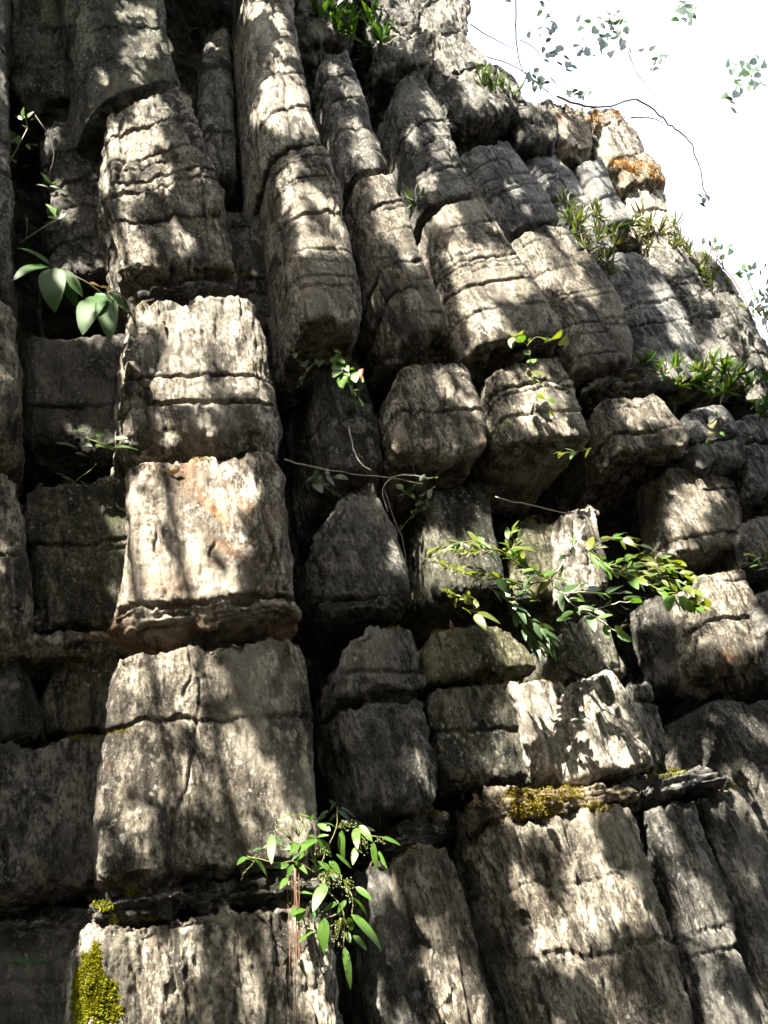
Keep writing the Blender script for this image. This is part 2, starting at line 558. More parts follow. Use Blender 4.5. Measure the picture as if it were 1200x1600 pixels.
B([(140, 1438, 524, 1404), (126, 1500, 530, 1470), (115, 1570, 538, 1550), (100, 1700, 550, 1680), (80, 1900, 565, 1880)], .10, .9, 'tan', 'rough base block of the left column, at the bottom edge, with a mossy left corner', 9, rl=.10, rr=.16, top=.03, bot=.04, rough=1.8, group=SH)
# ---- recess left of it
LR = 'dark blocks recessed at the far left'
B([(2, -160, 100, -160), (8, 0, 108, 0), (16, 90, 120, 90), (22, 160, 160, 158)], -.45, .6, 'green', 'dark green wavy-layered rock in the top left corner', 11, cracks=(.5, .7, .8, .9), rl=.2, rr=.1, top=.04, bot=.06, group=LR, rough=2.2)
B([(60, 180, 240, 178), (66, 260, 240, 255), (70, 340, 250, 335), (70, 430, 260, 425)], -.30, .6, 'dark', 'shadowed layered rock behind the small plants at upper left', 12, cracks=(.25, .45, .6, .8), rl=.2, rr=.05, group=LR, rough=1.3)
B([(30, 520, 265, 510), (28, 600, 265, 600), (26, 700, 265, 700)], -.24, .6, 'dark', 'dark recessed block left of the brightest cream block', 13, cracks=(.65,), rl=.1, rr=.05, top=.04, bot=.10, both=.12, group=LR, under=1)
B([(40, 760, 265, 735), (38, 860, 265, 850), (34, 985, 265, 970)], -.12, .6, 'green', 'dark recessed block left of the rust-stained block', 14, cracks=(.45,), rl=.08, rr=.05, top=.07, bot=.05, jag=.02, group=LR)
B([(-80, 995, 250, 975), (-80, 1020, 250, 1004)], .02, .6, 'tan', 'thin brown overhanging shelf above the toothed dark recess at the left edge', 15, rl=.05, rr=.05, top=.02, bot=.05, both=.05, group=LR, under=1, beds=0)
B([(88, 1035, 240, 1008), (60, 1080, 240, 1075), (30, 1150, 240, 1130)], -.10, .6, 'green', 'dim olive block with a toothed top left of the widest column block', 16, rl=.2, rr=.05, top=.03, bot=.03, jag=.05, group=LR)
B([(-80, 1048, 40, 1040), (-80, 1100, 62, 1095), (-80, 1160, 80, 1148)], -.04, .6, 'grey', 'brown-grey toothed block at the left edge under the thin shelf', 17, rl=.1, rr=.25, top=.03, bot=.03, jag=.06, group=LR)
B([(-80, 1168, 235, 1138), (-80, 1260, 230, 1240), (-90, 1400, 225, 1355)], -.04, .6, 'grey', 'broad shaded block with pale lichen spots at the lower left edge', 18, rl=.1, rr=.05, top=.03, bot=.06, both=.09, group=LR, under=1)
B([(-90, 1440, 210, 1400), (-90, 1520, 200, 1490), (-90, 1700, 190, 1700)], -.16, .6, 'grey', 'dark stained rock in the bottom left corner', 19, cracks=(.1, .2), rl=.1, rr=.05, top=.05, bot=.05, group=LR, strata=.3)
FL = 'blocks of the column cut by the left edge'
B([(-120, -160, 8, -160), (-120, 100, 10, 100), (-120, 300, 12, 300), (-120, 440, 16, 440)], .05, .8, 'grey', 'tall strip of rock along the upper left edge of the photo', 21, cracks=(.5, .8), rr=.15, group=FL)
B([(-120, 455, 20, 452), (-120, 560, 26, 560), (-120, 690, 22, 690)], .08, .8, 'tan', 'block cut by the left edge, level with the brightest cream block', 22, rr=.2, top=.05, bot=.08, both=.1, group=FL)
B([(-120, 735, 22, 732), (-120, 800, 34, 800), (-120, 900, 42, 900), (-120, 1010, 44, 985)], .10, .8, 'tan', 'sun-flecked block cut by the left edge, level with the rust-stained block', 23, rr=.2, top=.05, bot=.07, both=.1, group=FL, under=1)
# ---- upper columns
UC = 'tall layered rock fins in the upper middle'
B([(322, 52, 360, 40), (316, 110, 363, 108), (310, 180, 370, 178), (306, 270, 376, 268)], -.42, .5, 'grey', 'small pointed pinnacle standing in the dark cleft between the two tallest left fins', 31, cracks=(.3, .5, .75), rl=.34, rr=.3, top=.05, jag=.03, group=UC, ck=.5, beds=6, flute=.7, rough=.7)
B([(330, 330, 420, 320), (345, 430, 440, 425), (370, 520, 450, 515)], -.45, .5, 'dark', 'dark rock deep in the cleft right of the big left column', 32, cracks=(.3, .6), group=UC, ck=.5, beds=6, flute=.7, rough=.7)
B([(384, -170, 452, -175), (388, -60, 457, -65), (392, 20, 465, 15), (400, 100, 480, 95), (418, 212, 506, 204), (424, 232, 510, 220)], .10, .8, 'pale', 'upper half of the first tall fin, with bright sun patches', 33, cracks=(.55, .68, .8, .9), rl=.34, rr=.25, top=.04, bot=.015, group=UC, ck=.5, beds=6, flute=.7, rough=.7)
B([(428, 238, 514, 224), (440, 290, 532, 280), (448, 350, 548, 345), (458, 420, 563, 425), (466, 462, 570, 470), (474, 500, 568, 508)], .12, .8, 'tan', 'lower half of the first tall fin, broad and ending in a dark overhang', 34, cracks=(.2, .42, .62), rl=.34, rr=.2, top=.04, bot=.05, both=.06, group=UC, ck=.5, beds=6, flute=.7, rough=.7, under=1.5)
B([(500, 78, 548, 70), (508, 120, 564, 118), (520, 175, 580, 172), (544, 255, 608, 252), (548, 268, 612, 262)], .02, .7, 'grey', 'upper half of the second fin, rising to the hanging ferns', 35, cracks=(.25, .45, .7), rl=.34, rr=.25, top=.08, bot=.015, jag=.03, group=UC, ck=.5, beds=6, flute=.7, rough=.7)
B([(556, 274, 618, 264), (576, 330, 638, 322), (594, 390, 658, 385), (614, 440, 684, 440), (628, 478, 702, 480), (640, 515, 702, 518)], .06, .8, 'tan', 'lower half of the second fin, its narrow face bleached by the sun', 36, cracks=(.22, .4, .6, .75), rl=.34, rr=.2, top=.04, bot=.05, both=.06, group=UC, ck=.5, beds=6, flute=.7, rough=.7, under=1.5)
B([(622, 118, 666, 105), (632, 160, 690, 150), (644, 215, 712, 205), (662, 302, 750, 288), (666, 314, 754, 298)], .0, .8, 'grey', 'upper half of the third fin, narrowing to a shadowed point', 37, cracks=(.25, .45, .6, .8), rl=.34, rr=.3, top=.06, bot=.015, jag=.02, group=UC, ck=.5, beds=6, flute=.7, rough=.7)
B([(670, 320, 758, 300), (688, 380, 798, 365), (704, 440, 840, 425), (724, 495, 868, 482), (740, 535, 886, 520)], .04, .9, 'tan', 'broad lower half of the third fin with the largest sunlit face', 38, cracks=(.2, .45, .62, .8), rl=.34, rr=.14, top=.05, bot=.05, both=.06, group=UC, ck=.5, beds=6, flute=.7, rough=.7, under=1.5)
B([(728, 228, 802, 214), (740, 262, 824, 250), (768, 320, 862, 302), (800, 358, 882, 342)], -.16, .7, 'blue', 'blue-grey fourth fin, upper cracked part under the dark overhang', 39, cracks=(.25, .45, .6, .8), rl=.34, rr=.2, top=.05, jag=.03, group=UC, ck=.5, beds=6, flute=.7, rough=.7)
B([(806, 362, 886, 346), (826, 405, 930, 392), (850, 455, 966, 440), (866, 500, 984, 485), (882, 545, 994, 530), (892, 578, 990, 562)], -.10, .8, 'tan', 'lower part of the fourth fin, sun-mottled and stepped', 40, cracks=(.3, .48, .7), rl=.34, rr=.16, top=.04, bot=.05, both=.06, group=UC, ck=.5, beds=6, flute=.7, rough=.7, under=1.5)
B([(826, 240, 874, 232), (850, 290, 910, 282), (876, 345, 940, 338), (912, 395, 980, 384)], -.36, .7, 'blue', 'fifth fin, slim blue-grey upper part with two small bright spots', 41, cracks=(.3, .5, .7), rl=.34, rr=.2, group=UC, ck=.5, beds=6, flute=.7, rough=.7)
B([(925, 400, 990, 385), (950, 440, 1040, 425), (970, 490, 1075, 475), (988, 560, 1108, 548), (1000, 600, 1110, 590)], -.34, .8, 'blue', 'blue-grey fifth fin, smooth lower part above the row of leafy tufts', 42, cracks=(.4, .55), rl=.34, rr=.16, top=.04, bot=.05, group=UC, ck=.5, beds=6, flute=.7, rough=.7)
B([(900, 258, 944, 246), (925, 310, 970, 300), (950, 350, 1000, 345)], -.46, .7, 'blue', 'sixth fin, rounded upper part just below the dark hollow', 43, cracks=(.3, .6), rl=.34, rr=.3, group=UC, ck=.5, beds=6, flute=.7, rough=.7)
B([(1015, 390, 1072, 385), (1042, 430, 1104, 420), (1075, 500, 1140, 490), (1105, 560, 1160, 552), (1110, 610, 1165, 600)], -.50, .8, 'grey', 'sixth fin, lower part with small sun patches right of the smooth blue one', 44, cracks=(.2, .35, .5, .65, .8), rl=.34, rr=.2, group=UC, ck=.5, beds=6, flute=.7, rough=1.3)
B([(1072, 388, 1100, 380), (1100, 420, 1140, 420), (1130, 470, 1180, 475), (1165, 540, 1215, 550), (1180, 620, 1240, 640)], -.60, .8, 'grey', 'last fin on the right, forming the sloping skyline', 45, cracks=(.3, .5, .7), rl=.34, rr=.3, group=UC, ck=.5, beds=6, flute=.7, rough=1.3)
# ---- crown of the cliff
CR = 'broken rocks along the top of the cliff'
B([(455, -160, 560, -170), (460, -60, 570, -60), (470, 20, 560, 15), (480, 62, 545, 60)], -.20, .8, 'grey', 'rugged rock behind the hanging ferns at the top edge', 51, rough=1.9, rl=.3, rr=.3, bot=.08, group=CR, under=2, cracks=(.4, .7))
B([(560, -160, 640, -160), (570, -60, 650, -60), (585, 30, 668, 30), (598, 100, 680, 95)], -.26, .8, 'grey', 'jagged grey rock right of the hanging ferns', 52, rough=2.1, rl=.3, rr=.3, bot=.08, jag=.06, group=CR, under=2, cracks=(.3, .5, .8))
B([(640, -120, 722, -120), (650, -20, 735, -25), (665, 50, 752, 45), (690, 110, 780, 100)], -.30, .8, 'grey', 'sunlit craggy rock where the skyline leaves the top edge', 53, rough=2.2, rl=.3, rr=.3, bot=.08, jag=.06, group=CR, under=2, cracks=(.3, .6, .8))
B([(690, 112, 790, 100), (700, 140, 820, 135), (712, 182, 838, 182)], -.18, .9, 'grey', 'craggy overhanging rock carrying the small grass tuft', 54, rough=2.0, rl=.2, rr=.2, top=.06, bot=.12, both=.14, jag=.05, group=CR, under=2)
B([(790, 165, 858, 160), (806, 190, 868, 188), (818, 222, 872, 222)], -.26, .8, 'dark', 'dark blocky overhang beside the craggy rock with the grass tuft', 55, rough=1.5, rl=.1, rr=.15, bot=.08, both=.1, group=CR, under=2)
B([(842, 150, 925, 165), (862, 185, 935, 195), (868, 232, 936, 232)], -.34, .8, 'rust', 'brown rock with a deep black hollow beneath, left of the orange lichen', 56, rough=1.9, rl=.2, rr=.25, top=.06, bot=.12, both=.14, jag=.05, group=CR, under=2)
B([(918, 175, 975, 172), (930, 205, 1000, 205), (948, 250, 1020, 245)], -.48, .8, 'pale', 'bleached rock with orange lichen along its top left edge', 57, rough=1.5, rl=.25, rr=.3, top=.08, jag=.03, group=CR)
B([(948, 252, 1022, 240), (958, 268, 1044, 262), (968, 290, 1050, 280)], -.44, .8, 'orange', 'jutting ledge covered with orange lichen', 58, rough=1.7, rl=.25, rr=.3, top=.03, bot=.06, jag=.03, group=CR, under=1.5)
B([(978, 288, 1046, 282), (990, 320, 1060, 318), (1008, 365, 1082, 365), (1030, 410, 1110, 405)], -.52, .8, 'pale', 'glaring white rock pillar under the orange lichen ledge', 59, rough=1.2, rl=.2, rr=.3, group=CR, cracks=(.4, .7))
# ---- middle tier
MT = 'squat blocks hanging in the middle tier'
B([(490, 548, 552, 542), (496, 600, 578, 590), (504, 660, 592, 655), (514, 715, 602, 715), (520, 735, 598, 735)], -.26, .8, 'grey', 'narrow dim block behind the small creeper and the orange dead leaf', 61, cracks=(.55,), rl=.2, rr=.2, top=.05, bot=.05, both=.08, group=MT, under=1)
B([(590, 546, 712, 538), (600, 566, 728, 560)], -.18, .8, 'dark', 'dark flaky ledge crusted with grey lichen, roofing the rounded middle block', 62, rl=.2, rr=.2, top=.02, bot=.01, strata=1.4, group=MT, beds=0)
B([(630, 570, 732, 562), (616, 610, 750, 600), (616, 655, 766, 645), (622, 690, 768, 680), (636, 715, 757, 710)], -.10, .9, 'tan', 'rounded block with a dark horizontal crack and a reddish chamfered foot', 63, cracks=(.55,), rl=.12, rr=.14, top=.03, bot=.08, both=.11, group=MT, under=1)
B([(768, 575, 876, 550), (780, 620, 900, 600), (788, 660, 918, 650), (794, 690, 930, 682)], -.08, 1.2, 'tan', 'block with sunlit upper face hanging above the big black hollow', 64, cracks=(.3, .68), rl=.1, rr=.12, top=.05, bot=.05, both=.06, group=MT, under=1.5)
B([(918, 598, 1010, 582), (935, 618, 1030, 602)], -.16, 1.0, 'dark', 'thin dark mossy ledge between the fourth fin and the sun-spotted hanging block', 65, rl=.15, rr=.2, top=.02, bot=.01, strata=1.3, group=MT, beds=0)
B([(938, 624, 1030, 606), (950, 655, 1056, 640), (960, 685, 1082, 672), (970, 708, 1082, 695)], -.08, 1.3, 'tan', 'sun-spotted hanging block on the right edge of the big black hollow', 66, cracks=(.65,), rl=.08, rr=.1, top=.03, bot=.04, both=.05, group=MT, under=1.5)
B([(1076, 634, 1130, 626), (1084, 680, 1158, 672), (1098, 730, 1166, 722)], -.14, 1.0, 'blue', 'small slate-coloured block under the leafy tufts', 67, rl=.15, rr=.2, top=.06, bot=.08, cracks=(.6,), group=MT, under=1)
B([(1150, 645, 1260, 640), (1160, 700, 1280, 700), (1176, 770, 1280, 770)], -.16, 1.0, 'blue', 'dim block under the leafy tufts at the right edge', 68, rl=.15, rr=.2, bot=.1, cracks=(.4,), group=MT, under=1)
# ---- lower middle tier
LM = 'separate blocks of the lower middle tier'
B([(545, 762, 588, 757), (525, 790, 605, 785), (500, 830, 622, 822), (486, 880, 632, 875), (480, 936, 638, 928)], -.26, .6, 'grey', 'grey tooth-shaped block with a pointed top, dim and mottled', 71, rl=.2, rr=.12, top=.03, bot=.03, jag=.03, group=LM)
B([(500, 945, 636, 936), (510, 965, 630, 952)], -.24, .6, 'dark', 'thin dark ledge under the tooth-shaped grey block', 72, rl=.15, rr=.2, top=.01, bot=.03, strata=.8, group=LM, beds=0)
B([(670, 760, 768, 747), (676, 830, 776, 820), (684, 880, 786, 870), (690, 925, 794, 918)], -.30, .6, 'green', 'flat-topped block with a sunlit upper corner behind the long leafy sprays', 73, rl=.1, rr=.1, top=.03, bot=.05, group=LM)
B([(815, 812, 868, 806), (812, 860, 880, 855), (818, 935, 892, 930)], -.42, .5, 'mossy', 'small mossy block in the hollow beside the slim sunlit pillar', 74, rl=.3, rr=.2, top=.08, group=LM)
B([(880, 802, 932, 784), (880, 850, 942, 842), (884, 895, 950, 888), (892, 928, 956, 920)], -.28, .4, 'pale', 'slim sunlit pillar-shaped block leaning in front of the black hollow', 75, rl=.12, rr=.12, top=.02, bot=.04, jag=.02, group=LM, cracks=(.7,))
B([(1034, 728, 1118, 722), (1042, 770, 1158, 750), (1048, 820, 1168, 815), (1056, 864, 1176, 858)], -.26, .32, 'tan', 'upper block of the stubby right-hand stack, split by a vertical crack', 76, rl=.12, rr=.14, top=.04, bot=.05, both=.06, cracks=(.82,), group=LM, jag=.02)
B([(1172, 798, 1280, 792), (1176, 830, 1280, 830), (1184, 872, 1280, 872)], -.1, .7, 'grey', 'pale block at the right edge beside the split block', 77, rl=.2, rr=.1, top=.04, group=LM)
B([(1094, 896, 1168, 886), (1098, 960, 1188, 950), (1104, 1015, 1202, 1010), (1120, 1055, 1202, 1045)], -.20, .4, 'tan', 'tall lower block of the stubby right-hand stack, lit by soft sun patches', 78, rl=.1, rr=.16, top=.04, bot=.10, both=.12, cracks=(.48,), group=LM, under=1)
B([(1185, 925, 1280, 920), (1195, 1000, 1280, 1000), (1205, 1060, 1280, 1060)], -.12, .7, 'grey', 'dim block at the right edge behind the tall lower stack block', 79, group=LM)
# ---- lower tier
LT = 'large blocks of the lower right tier'
B([(585, 985, 642, 975), (552, 1005, 656, 1000), (536, 1040, 666, 1035), (530, 1090, 672, 1078)], -.06, .4, 'grey', 'dim block with a slanted splintered top right of the black cleft', 81, rl=.15, rr=.15, top=.02, bot=.03, jag=.04, group=LT, cracks=(.7,))
B([(534, 1102, 670, 1088), (540, 1150, 682, 1140), (556, 1200, 692, 1195), (572, 1262, 694, 1264)], -.04, .4, 'grey', 'shadowed block with a bright vertical blade of sun near its right edge', 82, rl=.12, rr=.28, top=.02, bot=.05, both=.06, group=LT)
B([(676, 988, 796, 972), (672, 1020, 830, 1005), (676, 1060, 852, 1042)], -.04, .8, 'mossy', 'olive mossy block crossed by sharp leaf-shaped sun streaks', 83, rl=.1, rr=.15, top=.04, bot=.03, group=LT)
B([(880, 968, 954, 946), (886, 1005, 968, 995), (900, 1060, 990, 1055)], -.12, .7, 'green', 'narrow dark block with one lit side strip behind the leafy sprays', 84, rl=.1, rr=.15, top=.04, group=LT)
B([(676, 1074, 806, 1062), (684, 1130, 820, 1120), (694, 1180, 836, 1175), (704, 1222, 850, 1215)], -.06, .7, 'green', 'shadowed greenish block between the blade-lit block and the sunlit twin blocks', 85, cracks=(.5,), rl=.1, rr=.05, top=.03, group=LT)
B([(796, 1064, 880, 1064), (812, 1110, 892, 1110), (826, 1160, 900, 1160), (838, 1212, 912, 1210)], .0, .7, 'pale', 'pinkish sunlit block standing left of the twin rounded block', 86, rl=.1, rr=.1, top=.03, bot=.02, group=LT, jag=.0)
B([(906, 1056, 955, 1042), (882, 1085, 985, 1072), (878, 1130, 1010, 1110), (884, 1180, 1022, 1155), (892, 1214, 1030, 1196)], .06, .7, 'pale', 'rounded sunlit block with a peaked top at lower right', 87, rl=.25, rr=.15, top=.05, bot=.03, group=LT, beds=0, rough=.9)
B([(985, 1064, 1022, 1060), (992, 1110, 1036, 1105), (1006, 1160, 1050, 1150), (1020, 1198, 1058, 1186)], .01, .7, 'grey', 'grey right-hand shoulder attached beside the rounded peaked block', 88, rl=.15, rr=.25, top=.03, group=LT, cracks=(.3,))
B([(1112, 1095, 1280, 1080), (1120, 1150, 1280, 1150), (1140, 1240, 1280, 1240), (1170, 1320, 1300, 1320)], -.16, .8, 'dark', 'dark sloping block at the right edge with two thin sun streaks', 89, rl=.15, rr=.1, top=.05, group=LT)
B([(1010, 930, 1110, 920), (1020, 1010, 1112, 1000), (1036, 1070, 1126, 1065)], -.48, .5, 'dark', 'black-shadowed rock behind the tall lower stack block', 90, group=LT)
# ---- bottom right
BR = 'long ribbed columns at the bottom right'
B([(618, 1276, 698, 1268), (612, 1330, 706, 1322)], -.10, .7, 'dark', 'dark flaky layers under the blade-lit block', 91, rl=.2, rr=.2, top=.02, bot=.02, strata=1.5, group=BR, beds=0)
B([(575, 1345, 650, 1335), (585, 1420, 670, 1410), (600, 1520, 690, 1510), (620, 1720, 730, 1720)], -.22, .5, 'grey', 'dim shaded rock between the hanging plant and the long bottom-centre column', 99, rl=.2, rr=.1, flute=2, group=BR, beds=1)
B([(632, 1330, 708, 1318), (650, 1400, 728, 1392), (676, 1480, 750, 1474), (700, 1560, 766, 1555), (730, 1720, 797, 1720)], -.06, .6, 'tan', 'long column at bottom centre with splintery sun streaks on its right half', 92, rl=.2, rr=.25, flute=2, group=BR)
B([(706, 1262, 790, 1250), (722, 1340, 816, 1330), (742, 1440, 850, 1430), (760, 1560, 880, 1550), (790, 1720, 920, 1720)], -.26, .7, 'green', 'shadowed rock between the two long bottom columns', 93, rl=.2, rr=.1, flute=2, cracks=(.35, .6), group=BR, ck=.6, beds=1)
B([(764, 1238, 1000, 1212), (768, 1282, 1010, 1252)], .06, .8, 'orange', 'flaky ledge covered with golden moss above the widest bottom right column', 94, rl=.15, rr=.12, top=.02, bot=.02, strata=1.2, group=BR, beds=0)
B([(1000, 1206, 1120, 1188), (1006, 1250, 1160, 1218)], .03, .8, 'blue', 'slate-blue flaky ledge right of the golden moss', 95, rl=.1, rr=.2, top=.02, bot=.02, strata=1.4, group=BR, beds=0)
B([(776, 1288, 1006, 1258), (796, 1350, 1022, 1325), (824, 1430, 1044, 1410), (850, 1520, 1072, 1500), (884, 1620, 1100, 1600), (925, 1750, 1140, 1740)], .04, .8, 'tan', 'widest bottom right column with large soft sun patches', 96, rl=.10, rr=.25, flute=2, rough=1.5, cracks=(.5,), top=.04, group=BR, ck=.5, beds=1)
B([(1014, 1262, 1094, 1240), (1034, 1330, 1118, 1315), (1060, 1420, 1148, 1405), (1090, 1520, 1180, 1510), (1125, 1640, 1220, 1640), (1160, 1750, 1260, 1750)], .0, .8, 'grey', 'narrower ribbed column next to the widest bottom right column', 97, rl=.2, rr=.25, flute=1.6, cracks=(.45, .52), top=.04, group=BR, ck=.6, beds=1)
B([(1104, 1240, 1164, 1222), (1126, 1310, 1206, 1300), (1160, 1410, 1246, 1400), (1190, 1500, 1280, 1500), (1240, 1640, 1340, 1640)], -.04, .8, 'grey', 'smooth column at the lower right edge with one sunlit strip', 98, rl=.2, rr=.25, flute=1.3, top=.04, group=BR, ck=.6, beds=1)

# ------------------------------------------------------------------ back wall of the cliff
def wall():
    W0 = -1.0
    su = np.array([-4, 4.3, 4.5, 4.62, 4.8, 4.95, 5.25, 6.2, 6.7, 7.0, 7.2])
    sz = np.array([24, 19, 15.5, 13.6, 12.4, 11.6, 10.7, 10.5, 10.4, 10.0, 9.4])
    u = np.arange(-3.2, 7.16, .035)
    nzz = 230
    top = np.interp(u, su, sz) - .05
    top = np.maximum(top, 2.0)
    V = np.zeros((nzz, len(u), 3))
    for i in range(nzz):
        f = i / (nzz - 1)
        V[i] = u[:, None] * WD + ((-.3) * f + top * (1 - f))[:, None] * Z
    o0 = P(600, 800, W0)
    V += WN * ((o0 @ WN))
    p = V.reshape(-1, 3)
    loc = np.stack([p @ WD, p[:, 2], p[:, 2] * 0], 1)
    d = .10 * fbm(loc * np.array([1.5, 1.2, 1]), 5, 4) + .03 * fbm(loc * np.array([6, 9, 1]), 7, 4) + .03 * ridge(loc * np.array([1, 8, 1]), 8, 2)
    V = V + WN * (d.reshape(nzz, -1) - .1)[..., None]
    n1 = V.shape[1]
    # a real thickness behind it: a second sheet two metres further back joined over the top
    ridge_rows = np.stack([V[0] - WN * t * 1.2 - Z * (t ** 1.2) * 1.1 + Z * .06 * vn(np.stack([u * 5, u * 0 + t * 9, u * 0], 1), 3)[:, None] for t in (.25, .2, .15, .1, .06, .03)])
    V = np.concatenate([ridge_rows, V], 0)
    nr = V.shape[0]
    idx = np.arange(nr * n1).reshape(nr, n1)
    Fq = np.stack([idx[:-1, :-1], idx[1:, :-1], idx[1:, 1:], idx[:-1, 1:]], -1).reshape(-1, 4)
    V = V.reshape(-1, 3)
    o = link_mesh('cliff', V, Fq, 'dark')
    tag(o, 'dark rock wall of the cliff behind the stacked blocks', None, None, 'structure')
    ALLV.append(V)
    ALLF.append(Fq + NV[0])
    NV[0] += len(V)


wall()
gx = np.linspace(-300, 300, 121)
gx = np.sign(gx) * (np.abs(gx) / 300) ** 2.2 * 300
GX, GY = np.meshgrid(gx, gx)
gp = np.stack([GX.ravel(), GY.ravel(), np.zeros(GX.size)], 1)
gp[:, 2] = .10 * fbm(gp * .8, 2, 3) * np.clip(np.hypot(gp[:, 0], gp[:, 1]) / 3, .1, 1) - .05
gi = np.arange(GX.size).reshape(GX.shape)
g = link_mesh('ground', gp, np.stack([gi[:-1, :-1], gi[:-1, 1:], gi[1:, 1:], gi[1:, :-1]], -1).reshape(-1, 4), 'soil')
tag(g, 'dark forest soil at the foot of the cliff', None, None, 'structure')

_av = np.concatenate(ALLV)
_af = np.concatenate(ALLF)
BVH = BVHTree.FromPolygons(_av.tolist(), _af.tolist(), all_triangles=False)


def hit(px, py):
    h = BVH.ray_cast(Vector(CAM), Vector(ray(px, py)))
    if h[0] is None:
        return None, None
    n = np.array(h[1])
    if n @ ray(px, py) > 0:
        n = -n
    return np.array(h[0]), n


# ------------------------------------------------------------------ plants
class MB:
    def __init__(self):
        self.v, self.f, self.lv = [], [], []

    def tube(self, pts, r0, r1, n=6, sub=4):
        pts = np.array(pts, float)
        if len(pts) > 2 and sub > 1:                  # Catmull-Rom
            q = []
            e = np.concatenate([[2 * pts[0] - pts[1]], pts, [2 * pts[-1] - pts[-2]]])
            for i in range(1, len(e) - 2):
                for k in range(sub):
                    t = k / sub
                    q.append(.5 * (2 * e[i] + (e[i + 1] - e[i - 1]) * t + (2 * e[i - 1] - 5 * e[i] + 4 * e[i + 1] - e[i + 2]) * t * t
                                   + (3 * e[i] - e[i - 1] - 3 * e[i + 1] + e[i + 2]) * t ** 3))
            q.append(pts[-1])
            pts = np.array(q)
            jr = np.random.RandomState(len(self.v) + len(q))
            pts[1:-1] += jr.normal(size=(len(pts) - 2, 3)) * r0 * .45
        k0 = len(self.v)
        m = len(pts)
        for i, p in enumerate(pts):
            d = pts[min(i + 1, m - 1)] - pts[max(i - 1, 0)]
            d /= max(np.linalg.norm(d), 1e-9)
            a = np.cross(d, (.31, .22, .92))
            a /= np.linalg.norm(a)
            b = np.cross(d, a)
            r = r0 + (r1 - r0) * i / (m - 1)
            for j in range(n):
                t = 6.2832 * j / n
                self.v.append(p + (a * math.cos(t) + b * math.sin(t)) * r)
        for i in range(m - 1):
            for j in range(n):
                self.f.append((k0 + i * n + j, k0 + i * n + (j + 1) % n, k0 + (i + 1) * n + (j + 1) % n, k0 + (i + 1) * n + j))
        self.f.append(tuple(k0 + j for j in range(n))[::-1])
        self.f.append(tuple(k0 + (m - 1) * n + j for j in range(n)))

    def leaf(self, p0, p1, wr, nrm, droop=.12, fold=.18, seg=8, tipp=1.6):
        p0, p1 = np.array(p0, float), np.array(p1, float)
        ax = p1 - p0
        L = np.linalg.norm(ax)
        d = ax / L
        n = nrm - d * (nrm @ d)
        n /= max(np.linalg.norm(n), 1e-6)
        s = np.cross(d, n)
        k = len(self.v)
        self.lv.append((k, len(self.f)))
        for i in range(seg + 1):
            t = i / seg
            wdt = wr * L * .5 * (math.sin(math.pi * min(1, t ** .82)) ** .62) * (1 - .22 * t ** tipp) if 0 < t < 1 else 0.0008
            c = p0 + ax * t + n * droop * L * 4 * t * (1 - t) * .5
            up = n * fold * wdt + n * .05 * wdt * math.sin(9 * t + L * 90)
            self.v += [c - s * wdt + up, c, c + s * wdt + up]
        for i in range(seg):
            a = k + 3 * i
            self.f += [(a, a + 1, a + 4, a + 3), (a + 1, a + 2, a + 5, a + 4)]

    def dot(self, p, r):
        k = len(self.v)
        p = np.array(p)
        for d in ((1, 0, 0), (0, 1, 0), (-1, 0, 0), (0, -1, 0), (0, 0, 1), (0, 0, -1)):
            self.v.append(p + np.array(d) * r)
        for i in range(4):
            self.f += [(k + i, k + (i + 1) % 4, k + 4), (k + (i + 1) % 4, k + i, k + 5)]

    def build(self, name, mat, parent=None, smooth=True):
        if not self.v:
            return None
        me = bpy.data.meshes.new(name)
        me.from_pydata([tuple(float(c) for c in v) for v in self.v], [], self.f)
        if smooth:
            me.polygons.foreach_set('use_smooth', [True] * len(me.polygons))
        me.materials.append(M[mat])
        o = bpy.data.objects.new(name, me)
        sc.collection.objects.link(o)
        if parent:
            o.parent = parent
            o.matrix_parent_inverse = Matrix.Translation(-Vector(parent.location))
        return o


rg = np.random.RandomState(5)
TOCAM = -ray(600, 800)


def lnrm(p, k=.7):
    v = (CAM - p)
    v /= np.linalg.norm(v)
    v = v * .55 + Z * .5 + SUN * .3 + rg.normal(size=3) * .3 * k
    return v / np.linalg.norm(v)


def leaves(mb, lst, w, zoom=None, dw=.04, droop=.12, rv=.6):
    """lst: (x0,y0,x1,y1,width ratio[,w]) in the photo's pixels or in those of a zoomed crop (ox, oy, scale)"""
    for l in lst:
        x0, y0, x1, y1, wr = l[:5]
        ww = l[5] if len(l) > 5 else w
        if zoom:
            ox, oy, s = zoom
            x0, y0, x1, y1 = ox + x0 / s, oy + y0 / s, ox + x1 / s, oy + y1 / s
        a = ww + rg.uniform(-dw, dw) * .4
        p0, p1 = P(x0, y0, a), P(x1, y1, a + rg.uniform(-dw, dw))
        mb.leaf(p0, p1, wr, lnrm(p0, rv), droop)


def plant(name, loc, label, cat, parts, group=None):
    t = empty(name, loc, label, cat, group)
    for pn, mb, mat in parts:
        if 'cluster' in pn and 0 < len(mb.lv) <= 60:          # few enough to be leaves one by one
            ends = mb.lv[1:] + [(len(mb.v), len(mb.f))]
            for (v0, f0), (v1, f1) in zip(mb.lv, ends):
                m1 = MB()
                m1.v = mb.v[v0:v1]
                m1.f = [tuple(i - v0 for i in f) for f in mb.f[f0:f1]]
                m1.build('leaf', mat, t)
            continue
        mb.build(pn, mat, t)
    return t


def PP(lst, w=None):
    return [P(q[0], q[1], q[2] if len(q) > 2 else w) for q in lst]


